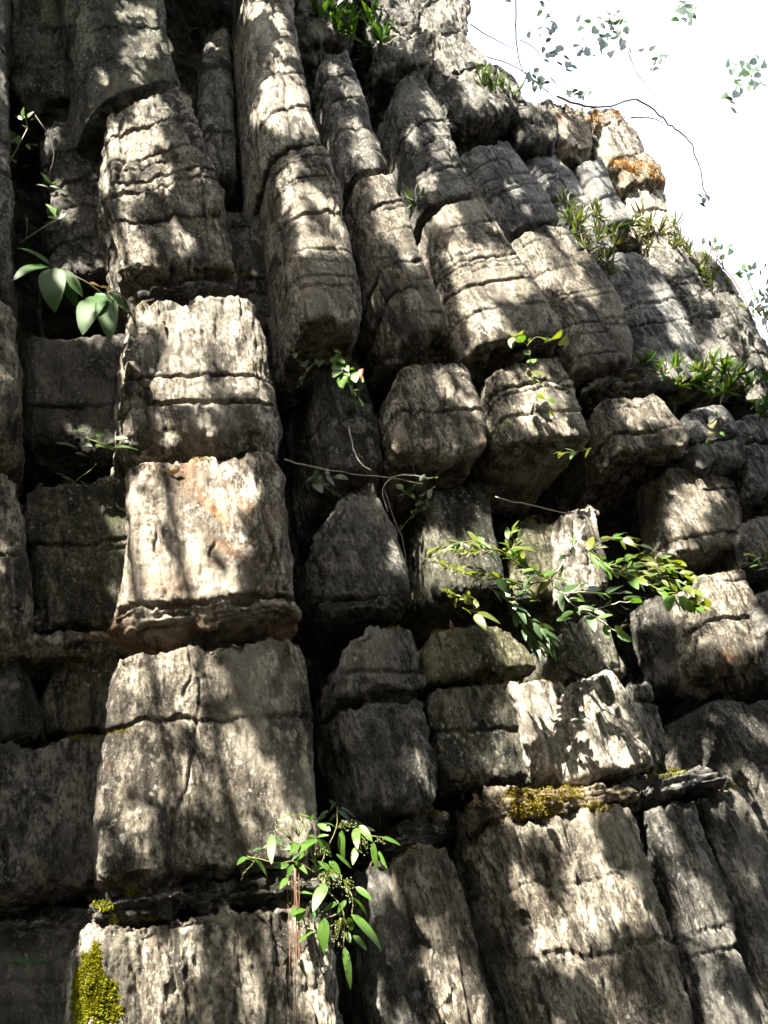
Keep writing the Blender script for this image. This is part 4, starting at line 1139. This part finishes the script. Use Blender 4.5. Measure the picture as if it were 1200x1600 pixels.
SB = 'branches seen against the white sky'
twigs('overhanging_branch', 'long dark bare branch arching across the white sky and drooping at its tip', 'branch', [
    (1, (870, 150), (915, 166), (955, 165), (997, 156), (1030, 180), (1050, 198), (1072, 215), (1085, 240), (1096, 275), (1103, 305)), (.8, (986, 183), (1010, 183), (1036, 190)), (.5, (981, 80), (993, 110), (1008, 130), (1025, 155), (1035, 182)),
    (.35, (997, 156), (1005, 125), (1018, 92)), (.3, (1103, 300), (1098, 315)), (.3, (1103, 300), (1108, 312)), (.25, (1003, 160), (1003, 130)), (.25, (1072, 207), (1108, 215)), (.3, (993, 110), (981, 85), (975, 70))],
    [(955, 55, 42, 36, 36, .45), (962, 42, 22, 14, 14, .9), (1030, 92, 14, 14, 8, 0), (900, 100, 24, 30, 14, .3), (1100, 312, 8, 10, 4, 0)], 12, 71, group=SB)
twigs('overhanging_branch', 'upright dark twig with side shoots where the skyline meets the top edge', 'branch', [
    (.9, (806, -30), (806, 40), (808, 80), (817, 112)), (.6, (735, 38), (770, 60), (806, 78)), (.5, (760, 88), (800, 102), (830, 122), (875, 160), (900, 175)), (.45, (812, 62), (835, 75), (850, 100), (868, 130), (905, 150), (928, 170)),
    (.3, (868, 130), (850, 112)), (.35, (820, 112), (845, 135), (870, 150))],
    [(852, 15, 10, 12, 7, 0), (858, 45, 12, 14, 7, .2), (862, 85, 18, 18, 10, .3), (842, 130, 22, 16, 16, .5), (900, 148, 16, 9, 12, .6), (795, 2, 8, 8, 3, 0), (890, 105, 8, 14, 4, 0), (838, 58, 12, 10, 3, 0)], 11, 72, group=SB)
twigs('hanging_leafy_twig', 'little leafy twig hanging from the top edge against the sky', 'branch', [(.3, (1062, -30), (1066, 0), (1070, 20)), (.2, (1066, 5), (1085, 15))], [(1068, 14, 24, 16, 18, .3)], 13, 73, group=SB)
twigs('hanging_leafy_twig', 'leafy twig hanging in the white sky near the right edge', 'branch', [(.3, (1205, 60), (1180, 90), (1165, 110), (1150, 130), (1142, 168)), (.3, (1175, 130), (1185, 150), (1187, 166)), (.25, (1205, 215), (1190, 220), (1180, 220))],
      [(1158, 115, 26, 34, 26, .15), (1142, 168, 12, 22, 8, 0), (1182, 130, 12, 12, 6, 0), (1195, 93, 10, 5, 2, 0)], 13, 74, group=SB)
twigs('skyline_shrub', 'thin reddish twiggy shrub on the skyline at the right edge', 'shrub', [
    (.8, (1130, 420), (1125, 398), (1112, 385)), (.8, (1175, 500), (1160, 460), (1140, 430), (1125, 410), (1112, 388)), (.5, (1140, 430), (1165, 425), (1178, 428)), (.4, (1160, 460), (1180, 450), (1205, 470)), (.5, (1200, 520), (1190, 480), (1170, 440), (1165, 415)),
    (.35, (1150, 445), (1165, 440), (1205, 395)), (.3, (1080, 372), (1100, 360), (1125, 363)), (.4, (1195, 500), (1205, 450)), (.4, (1185, 500), (1178, 470), (1160, 440))],
    [(1125, 390, 22, 20, 12, .4), (1165, 430, 26, 20, 14, .3), (1195, 480, 16, 40, 36, .9), (1172, 465, 20, 22, 8, .5)], 11, 75, 'stem_red', .012, ('leaf', 'leaf_yellow'))

# small moss tufts and leaf litter caught along the joints between the blocks
def joints():
    rs = np.random.RandomState(404)
    ms, lt = MB(), MB()
    for (x0, y0, x1, y1) in TOPS:
        if rs.rand() < .25:
            continue
        for _ in range(rs.randint(1, 4)):
            t = rs.rand()
            cx, cy = x0 + (x1 - x0) * t, y0 + (y1 - y0) * t + rs.uniform(-4, 5)
            if not (0 < cx < 1200 and 0 < cy < 1600):
                continue
            rx, ry = rs.uniform(5, 20), rs.uniform(2, 5)
            for k in range(int(rx * ry * 1.1)):
                p, nn = hit(cx + rx * rs.normal() * .5, cy + ry * rs.normal() * .6)
                if p is None or np.linalg.norm(p - CAM) > 9:
                    continue
                d = nn + rs.normal(size=3) * .8
                d /= np.linalg.norm(d)
                ms.leaf(p - nn * .002, p + d * rs.uniform(.006, .014), .4, np.cross(d, rs.normal(size=3)), .2, .2, 2)
        for _ in range(rs.randint(0, 4)):
            t = rs.rand()
            p, nn = hit(x0 + (x1 - x0) * t, y0 + (y1 - y0) * t + rs.uniform(-3, 6))
            if p is None:
                continue
            d = rs.normal(size=3) + nn * .6
            d /= np.linalg.norm(d)
            L = rs.uniform(.025, .06)
            lt.leaf(p + nn * .004, p + nn * .004 + d * L, rs.uniform(.3, .6), nn + rs.normal(size=3) * .5, .3, .4, 4)
    tag(ms.build('moss_tufts', 'moss_olive'), 'thin olive moss tufts growing along the joints of the rock', 'moss', None, 'stuff')
    tag(lt.build('leaf_litter', 'brown_leaf'), 'scattered dry brown leaves caught in the joints of the rock', 'leaf litter', None, 'stuff')


joints()

# ------------------------------------------------------------------ unseen tree added behind the viewer, its crown shaped to dapple the cliff
# wanted sun patches (x, y, rx, ry, angle), kept free of crown leaves; weak ones carry a sixth value
LIT = [
    (205, 15, 30, 10, 0), (235, 70, 34, 24, 0, .45), (225, 110, 14, 10, 0, .6), (165, 130, 9, 11, 0), (197, 83, 11, 14, -10), (245, 25, 20, 10, 0), (215, 145, 14, 8, 0),
    (240, 172, 20, 26, -20), (205, 228, 42, 30, -15), (235, 225, 25, 34, -30), (170, 262, 12, 42, 0), (245, 278, 26, 18, 0),
    (208, 300, 28, 14, -20), (190, 345, 16, 18, 0), (262, 345, 18, 26, 0, .6), (215, 400, 34, 22, 0, .75), (340, 388, 14, 22, 0, .6),
    (320, 268, 14, 18, 0, .6), (190, 395, 9, 18, 0), (300, 200, 18, 26, 0, .35), (290, 380, 16, 22, 0, .6), (345, 330, 12, 30, 0, .3),
    (320, 520, 92, 52, 0), (370, 490, 38, 46, 0), (200, 600, 9, 72, 0), (262, 478, 40, 22, 0), (385, 590, 45, 24, 0, .8),
    (270, 590, 60, 28, 0), (245, 665, 30, 14, 0), (330, 625, 90, 16, 0, .5), (420, 560, 12, 40, 0, .6),
    (320, 790, 116, 94, 0, .92), (206, 880, 14, 72, 0), (200, 932, 26, 26, 0), (300, 900, 105, 34, 0), (230, 965, 50, 18, 0), (400, 940, 60, 8, 0, .6),
    (200, 1060, 30, 58, 0), (190, 1100, 20, 72, 0), (290, 1045, 62, 46, 0), (272, 1100, 45, 25, 30), (166, 1240, 9, 90, 0), (182, 1130, 12, 90, 0), (300, 1185, 120, 70, 0, .42), (330, 1290, 130, 50, 0, .3), (340, 1050, 60, 30, 0, .5),
    (185, 1235, 13, 34, 0), (277, 1205, 16, 28, 0), (212, 1310, 20, 36, 0), (380, 1090, 13, 20, -30), (362, 1165, 22, 15, 20),
    (405, 1205, 28, 30, 0, .7), (425, 1240, 22, 26, 0, .6), (166, 1350, 16, 22, 0), (420, 1130, 14, 22, -30, .6), (240, 1150, 14, 20, 0, .6),
    (300, 1290, 30, 26, 0, .4), (330, 1230, 20, 14, 0, .5), (255, 1355, 60, 10, 0, .4),
    (200, 1500, 60, 80, 0, .35), (380, 1520, 110, 80, 0, .35), (165, 1440, 30, 46, 0), (145, 1490, 22, 34, 0), (240, 1400, 16, 12, 0), (290, 1405, 24, 10, 0, .6), (175, 1560, 42, 70, 0), (275, 1520, 30, 22, 0),
    (215, 1475, 20, 16, 0), (300, 1460, 18, 12, 0), (240, 1580, 30, 30, 0, .6), (400, 1570, 26, 26, 0, .5), (330, 1560, 14, 30, 0, .4), (430, 1450, 26, 18, 0, .5),
    (350, 1420, 18, 12, 0, .5), (460, 1530, 18, 30, 0, .4), (370, 1500, 16, 14, 0, .4),
    (6, 800, 14, 55, 0), (8, 870, 12, 40, 0), (3, 560, 7, 60, 0), (30, 960, 26, 20, 0, .5), (10, 1130, 10, 26, 0, .3), (90, 1550, 14, 40, 10, .3),
    (445, 150, 34, 40, -10), (447, 78, 16, 13, 0), (440, 180, 45, 24, 0), (470, 190, 22, 24, 0), (440, 35, 12, 14, 0), (402, 14, 22, 10, 0), (430, 108, 12, 14, 0),
    (455, 300, 10, 30, -10), (470, 335, 12, 26, -15), (492, 300, 15, 14, 0), (522, 338, 20, 32, -15), (488, 375, 22, 18, 0), (530, 396, 12, 13, 0), (462, 262, 12, 15, 0),
    (520, 112, 9, 10, 0), (552, 148, 10, 18, -20), (552, 190, 8, 16, 0, .7), (573, 235, 16, 32, -15), (345, 95, 8, 14, 0, .3), (328, 74, 8, 8, 0, .8),
    (595, 290, 24, 24, -10), (620, 340, 30, 40, -20), (642, 398, 16, 24, -20), (612, 300, 14, 36, -10), (640, 372, 22, 20, 0),
    (668, 155, 8, 12, 0), (664, 180, 7, 9, 0), (690, 172, 10, 14, 0), (688, 232, 18, 14, -10), (672, 290, 15, 20, 0), (705, 262, 14, 13, 0, .6), (650, 210, 8, 16, 0, .5), (690, 200, 20, 8, 0, .6),
    (722, 385, 22, 14, 0, .5), (765, 410, 52, 22, 0), (770, 462, 56, 42, -10), (752, 505, 26, 38, -10), (800, 440, 44, 34, 0), (722, 430, 16, 46, -20), (700, 345, 14, 16, 0, .7), (770, 350, 24, 14, 0, .3),
    (805, 508, 22, 12, 0, .5), (840, 410, 24, 16, 0, .3),
    (765, 212, 16, 9, 0), (808, 214, 14, 9, 0), (800, 300, 9, 9, 0), (846, 282, 10, 14, 0), (843, 402, 34, 34, 0), (882, 432, 34, 24, 0), (830, 400, 9, 60, -25),
    (870, 395, 20, 12, 0, .6), (918, 460, 20, 20, 0, .6), (900, 505, 14, 12, 0, .5), (780, 236, 12, 8, 0, .7), (812, 330, 16, 8, 0, .6),
    (926, 268, 18, 30, -15), (900, 262, 14, 12, 0), (925, 300, 20, 10, 0), (1045, 485, 12, 42, -20), (1068, 520, 20, 24, 0, .6), (1015, 460, 10, 16, 0, .4), (975, 480, 12, 10, 0, .3),
    (1012, 305, 44, 60, -20), (985, 235, 48, 32, 20), (1030, 360, 40, 60, -20), (868, 205, 24, 15, 0), (725, 75, 52, 60, -15), (690, 20, 70, 34, 0), (640, 60, 14, 26, 0, .7),
    (780, 150, 60, 24, 20, .8), (745, 160, 16, 14, 0), (875, 160, 46, 16, 10), (970, 190, 50, 20, 10), (820, 180, 30, 8, 0, .4), (1000, 265, 50, 25, 20),
    (1085, 400, 40, 22, 20), (1105, 450, 16, 26, 0, .5), (1130, 510, 16, 26, -20, .8), (1125, 545, 22, 18, 0), (1150, 470, 22, 30, -30, .6), (1180, 545, 22, 40, -20, .5), (1085, 450, 10, 12, 0),
    (692, 592, 11, 26, -20), (735, 602, 18, 38, -15), (720, 565, 20, 10, 0), (560, 600, 9, 20, 0, .3), (830, 640, 34, 34, 15), (872, 612, 16, 24, -20, .7), (865, 655, 28, 16, 0, .7),
    (800, 600, 22, 16, 0, .6), (1000, 640, 32, 26, -10), (1052, 652, 12, 48, -28), (1115, 672, 14, 10, 0), (1025, 668, 26, 10, 0, .5), (985, 610, 28, 8, 0, .5),
    (728, 772, 46, 20, 0), (755, 812, 12, 24, 0), (700, 785, 20, 14, 0, .6), (912, 842, 26, 56, 0), (845, 815, 20, 10, 0, .3),
    (1088, 790, 34, 36, 10), (1065, 835, 14, 34, 0), (1140, 770, 18, 14, 0, .7), (1060, 745, 20, 20, 0, .6), (1150, 845, 16, 16, 0, .4), (1085, 865, 60, 7, 0, .5),
    (1130, 930, 40, 32, 0), (1150, 1000, 46, 20, 10), (1120, 985, 18, 36, 0, .8), (1180, 975, 14, 30, 0), (1085, 1000, 6, 26, 0, .5),
    (1110, 1040, 7, 26, -35), (1092, 1062, 6, 12, 0), (1112, 1112, 7, 12, 0), (1180, 1140, 30, 9, 35), (1170, 1215, 16, 9, 20, .4),
    (798, 1000, 14, 34, -38), (820, 1022, 34, 20, 15), (780, 985, 12, 16, -38), (770, 955, 12, 12, 0),
    (945, 1000, 15, 34, -30), (968, 1020, 10, 26, -20),
    (818, 1120, 20, 60, -8), (868, 1130, 46, 60, 0), (812, 1190, 34, 24, 0), (930, 1105, 42, 44, 0), (965, 1180, 56, 26, 0), (1020, 1180, 30, 16, -10), (950, 1075, 24, 26, 0, .8),
    (890, 1175, 50, 40, 0), (1000, 1130, 14, 20, 0, .4), (790, 1150, 10, 30, 0, .5),
    (652, 1195, 11, 38, -15), (680, 1245, 10, 26, -15), (646, 1120, 5, 14, 0), (668, 1225, 8, 20, -20),
    (668, 1480, 17, 36, -22), (700, 1530, 16, 56, -25), (740, 1560, 13, 40, -20), (668, 1415, 7, 18, -20, .8), (690, 1585, 16, 30, 0), (720, 1470, 8, 30, -20), (650, 1560, 10, 14, 0, .5),
    (890, 1300, 36, 40, -20), (925, 1355, 36, 40, -20), (918, 1400, 16, 36, 0), (958, 1395, 22, 28, -15), (985, 1400, 16, 26, -20), (842, 1425, 22, 52, -28), (905, 1475, 18, 54, -18),
    (870, 1500, 14, 30, -20, .8), (965, 1560, 20, 24, 0, .7), (800, 1300, 12, 16, 0, .7), (960, 1300, 14, 20, 0, .5), (1000, 1590, 24, 14, 0, .5), (935, 1430, 10, 40, -10), (880, 1580, 20, 20, 0, .3),
    (860, 1240, 92, 24, 0), (1035, 1212, 48, 14, -10), (1000, 1255, 30, 12, 0, .5),
    (1030, 1302, 16, 32, -20), (1098, 1432, 34, 40, 0, .85), (1060, 1380, 18, 30, 0, .5), (1085, 1510, 20, 14, 0, .8), (1120, 1560, 26, 30, 0, .5), (1150, 1500, 14, 40, -20, .4), (1140, 1590, 30, 10, 0, .5),
    (1192, 1290, 12, 36, -25), (1108, 1260, 10, 22, -20, .8), (1180, 1400, 14, 40, -20, .35), (1185, 1580, 12, 14, 0, .5),
    (140, 470, 100, 60, 0, 1), (500, 1370, 100, 105, 0, 1), (860, 900, 260, 62, 8, .8), (930, 360, 60, 50, 20, .7), (1110, 600, 90, 40, 10, .7), (150, 690, 60, 12, 0, .9), (60, 210, 30, 25, 0, .5), (95, 335, 20, 14, 0, .7),
    (840, 530, 60, 14, 0, .8), (560, 580, 34, 30, 0, .5), (570, 40, 60, 40, 0, .6), (780, 135, 24, 20, 0, .8), (378, 424, 20, 9, 0), (845, 595, 24, 30, 0, .6), (885, 710, 20, 8, 0, .8),
]
# shade streaks within those patches, where crown leaves stay
DARK = [(238, 775, 9, 36, -22), (262, 832, 11, 52, -30), (292, 900, 18, 22, 0), (345, 880, 14, 40, -35), (420, 780, 24, 80, 0), (395, 905, 18, 30, 0), (415, 860, 20, 30, -30), (270, 770, 16, 10, 30),
        (385, 820, 12, 34, -40), (445, 850, 18, 90, 0), (225, 560, 9, 60, -14), (245, 530, 10, 28, 0), (300, 470, 16, 8, 0), (215, 640, 8, 26, -20), (395, 520, 7, 40, 0), (260, 640, 24, 8, 20),
        (355, 1040, 18, 50, -30), (250, 1120, 16, 12, 0), (240, 1075, 10, 22, -30), (330, 1110, 30, 30, 0), (850, 1112, 8, 40, -32), (878, 1120, 8, 22, -40), (925, 1150, 12, 40, 10), (850, 1060, 20, 12, 0),
        (985, 1130, 16, 40, -30), (945, 1120, 7, 30, 0), (215, 265, 12, 10, 0), (205, 370, 14, 10, 0), (250, 240, 8, 16, 0), (200, 318, 10, 8, 0), (440, 125, 26, 6, 0), (790, 500, 10, 26, -25),
        (735, 100, 14, 14, 0), (700, 50, 16, 10, 0), (865, 470, 12, 30, -25), (1115, 960, 10, 18, -20), (1160, 975, 16, 10, 20), (1110, 800, 12, 30, -20), (945, 1340, 9, 34, -35), (900, 1340, 8, 24, -20),
        (170, 1500, 10, 20, 0), (185, 1475, 14, 8, 0), (935, 270, 8, 12, 0), (700, 1500, 8, 40, -25), (688, 1545, 7, 24, -25), (330, 700, 60, 8, 0)]


def inside(el, x, y):
    cx, cy, rx, ry, a = el[:5]
    a = R(a)
    dx, dy = x - cx, y - cy
    u = dx * math.cos(a) + dy * math.sin(a)
    v = -dx * math.sin(a) + dy * math.cos(a)
    return (u / rx) ** 2 + (v / ry) ** 2


def added_crown_tree():
    rng = np.random.RandomState(77)
    stp = 4
    xs = np.arange(2, 1200, stp)
    ys = np.arange(2, 1600, stp)
    X, Y = np.meshgrid(xs, ys)
    wob = fbm(np.stack([X.ravel() / 26.0, Y.ravel() / 26.0, X.ravel() * 0], 1), 3, 3).reshape(X.shape)
    wob2 = fbm(np.stack([X.ravel() / 26.0, Y.ravel() / 26.0, X.ravel() * 0 + 9], 1), 4, 3).reshape(X.shape)
    Xw, Yw = X + 9 * wob, Y + 9 * wob2
    lit = np.zeros(X.shape)
    pn = (fbm(np.stack([X.ravel() / 11.0, Y.ravel() / 11.0, X.ravel() * 0 + 4], 1), 8, 2).reshape(X.shape) * .5 + .5)
    for el in LIT:
        s = el[5] if len(el) > 5 else 1.0
        m = inside(el, Xw, Yw) < 1
        if s < 1:
            m &= pn < s
        lit[m] = 1
    for el in DARK:
        lit[inside(el, Xw, Yw) < 1] = 0
    E1 = np.cross(Z, SUN)
    E1 /= np.linalg.norm(E1)
    E2 = np.cross(SUN, E1)
    A0, B0, CS, NC = -9.0, -8.0, .025, 760
    gl = np.zeros((NC, NC))
    gd = np.zeros((NC, NC))
    org = P(600, 800, 0)
    sv = Vector(SUN)
    for j in range(X.shape[0]):
        for i in range(X.shape[1]):
            h = BVH.ray_cast(Vector(CAM), Vector(ray(X[j, i], Y[j, i])))
            if h[0] is None:
                continue
            p = np.array(h[0]) - org
            a = int((p @ E1 - A0) / CS)
            b = int((p @ E2 - B0) / CS)
            if not (0 <= a < NC and 0 <= b < NC):
                continue
            if lit[j, i] > 0:
                # only where the sun can reach the rock at all
                if BVH.ray_cast(h[0] + sv * .02, sv, 4.0)[0] is None:
                    gl[a, b] += 1
            else:
                gd[a, b] += 1

    def sm(g):
        g2 = g.copy()
        for ax in (0, 1):
            g2 = (np.roll(g2, 1, ax) + 2 * g2 + np.roll(g2, -1, ax)) / 4
        return g2
    force = np.zeros((NC, NC), bool)
    for (cx, cy, rx, ry, w_) in ((500, 1385, 100, 120, .30), (560, 1350, 50, 60, .30), (740, 890, 100, 45, .5), (715, 940, 40, 24, .56), (1040, 905, 70, 45, .5), (960, 845, 50, 12, .38), (40, 430, 22, 12, .36), (112, 470, 8, 16, .33), (160, 688, 50, 12, .1),
                                 (40, 190, 20, 20, -.08), (105, 335, 22, 14, -.06), (840, 530, 50, 10, .25), (545, 595, 18, 22, .08), (850, 620, 18, 30, .2), (900, 860, 14, 30, .4), (565, 588, 6, 14, .1)):
        for k in range(2600):
            th, rr = rng.uniform(0, 6.28), math.sqrt(rng.rand())
            p = P(cx + rx * rr * math.cos(th), cy + ry * rr * math.sin(th), w_) - org
            a, b = int((p @ E1 - A0) / CS), int((p @ E2 - B0) / CS)
            if 1 <= a < NC - 1 and 1 <= b < NC - 1 and rng.rand() < .5:
                force[a, b] = True
    gl, gd = sm(sm(gl)), sm(gd)
    seen = (gl + gd) > .02
    litm = (seen & (gl > .5 * gd)) | force
    # leaves: two layers on a jittered grid, four to eight metres out along the sun's direction
    V, F = [], []
    prof = np.array([(0, 0), (.25, .42), (.55, .5), (.82, .3), (1, 0)])
    spc = .062
    aa = np.arange(-6.2, 8.2, spc)
    bb = np.arange(-5.2, 7.8, spc)
    for lay in range(3):
        for a_ in aa:
            for b_ in bb:
                a = a_ + rng.uniform(-.5, .5) * spc
                b = b_ + rng.uniform(-.5, .5) * spc
                ia, ib = int((a - A0) / CS), int((b - B0) / CS)
                if not (1 <= ia < NC - 1 and 1 <= ib < NC - 1):
                    continue
                if litm[ia, ib]:
                    continue
                u = (seen[ia - 1:ia + 2, ib - 1:ib + 2]).any()
                if not u and rng.rand() < .08:
                    continue
                if litm[ia - 1:ia + 2, ib - 1:ib + 2].any():
                    sz = .045
                elif litm[max(0, ia - 2):ia + 3, max(0, ib - 2):ib + 3].any():
                    sz = .07
                else:
                    sz = .105
                t = 5.4 + .8 * math.sin(a * .9 + lay) * math.cos(b * .8) + rng.uniform(-.7, .7)
                c = org + E1 * a + E2 * b + SUN * t
                x, y, zf = proj(c)
                if zf > 0 and -500 < x < 1700 and -900 < y < 2100:
                    t += 2.5
                    c = org + E1 * a + E2 * b + SUN * t
                    x, y, zf = proj(c)
                    if zf > 0 and -60 < x < 1260 and -60 < y < 1660:
                        continue
                ang = rng.uniform(0, 6.28)
                d1 = E1 * math.cos(ang) + E2 * math.sin(ang)
                d2 = np.cross(SUN, d1)
                tl = SUN * rng.uniform(-.35, .35)
                d1 = d1 + tl
                k = len(V)
                for (pp, ww) in prof:
                    V.append(c + (d1 * (pp - .5) * 1.25 + d2 * ww * .95) * sz)
                for (pp, ww) in prof[-2:0:-1]:
                    V.append(c + (d1 * (pp - .5) * 1.25 - d2 * ww * .95) * sz)
                F.append((k, k + 1, k + 7, k + 7))
                F.append((k + 1, k + 2, k + 6, k + 7))
                F.append((k + 2, k + 3, k + 5, k + 6))
                F.append((k + 3, k + 4, k + 5, k + 5))
    V = np.array(V)
    Q = np.array([f for f in F if len(set(f)) == 4])
    T3 = np.array([f[:3] for f in F if len(set(f)) == 3])
    root = np.array([-1.2, -7.5, 0.0])
    t = empty('added_dapple_tree', root, 'unseen tree added behind the viewer, its crown shaped to dapple the cliff', 'tree')
    me = bpy.data.meshes.new('crown')
    me.from_pydata(V.tolist(), [], Q.tolist() + T3.tolist())
    me.materials.append(M['leaf_dark'])
    o = bpy.data.objects.new('crown', me)
    sc.collection.objects.link(o)
    o.parent = t
    o.matrix_parent_inverse = Matrix.Translation(-Vector(root))
    mb = MB()
    mb.tube([root - Z * .1, root + (.1, .2, 2), root + (.0, .5, 4.5), root + (.3, 1.2, 7), root + (.8, 2.0, 9)], .26, .10, 10)
    for k in range(9):
        s0 = root + np.array([.02 * k, .1 * k, 3.6 + .6 * k])
        tgt = V[rng.randint(len(V))]
        mb.tube([s0, s0 * .6 + tgt * .4 - Z * .2, tgt - Z * .1], .07, .012, 6)
    mb.build('trunk', 'bark', t)


added_crown_tree()


def leaf_screen():  # added out of view to darken the shade on the cliff
    """unseen leaves added behind and beside the viewer to block sky light"""
    rng = np.random.RandomState(9)
    n = 26000
    az = rng.uniform(R(95), R(385), n)            # from the left end of the cliff round behind to the right
    rad = 8.5 + 5 * rng.rand(n)
    hh = 9.5 * rng.rand(n) ** .9
    c = np.stack([rad * np.cos(az), rad * np.sin(az), hh], 1)
    keep = fbm(c * np.array([.5, .5, .7]), 4, 2) > -.75
    c = c[keep]
    x, y, zf = (CAM * 0, 0, 0)
    v = c - CAM
    zf = v @ F_AX
    px = 600 + FPX * (v @ R_AX) / np.maximum(zf, 1e-3)
    py = 800 - FPX * (v @ U_AX) / np.maximum(zf, 1e-3)
    ok = ~((zf > 0) & (px > -250) & (px < 1450) & (py > -250) & (py < 1850))
    ok &= ~(((c - P(600, 800, 0)) @ WN) < .5)
    c = c[ok]
    n = len(c)
    a = rng.normal(size=(n, 3))
    a /= np.linalg.norm(a, axis=1, keepdims=True)
    b = np.cross(a, rng.normal(size=(n, 3)))
    b /= np.linalg.norm(b, axis=1, keepdims=True)
    s = rng.uniform(.16, .34, n)[:, None]
    V = np.stack([c - a * s, c + b * s * .5 - a * s * .2, c + a * s, c - b * s * .5 - a * s * .2], 1).reshape(-1, 3)
    o = link_mesh('leaf_screen', V, np.arange(n * 4).reshape(n, 4), 'leaf_dark', None, False)
    tag(o, 'unseen screen of dark leaves added behind the viewer to block sky light', None, None, 'stuff')


leaf_screen()
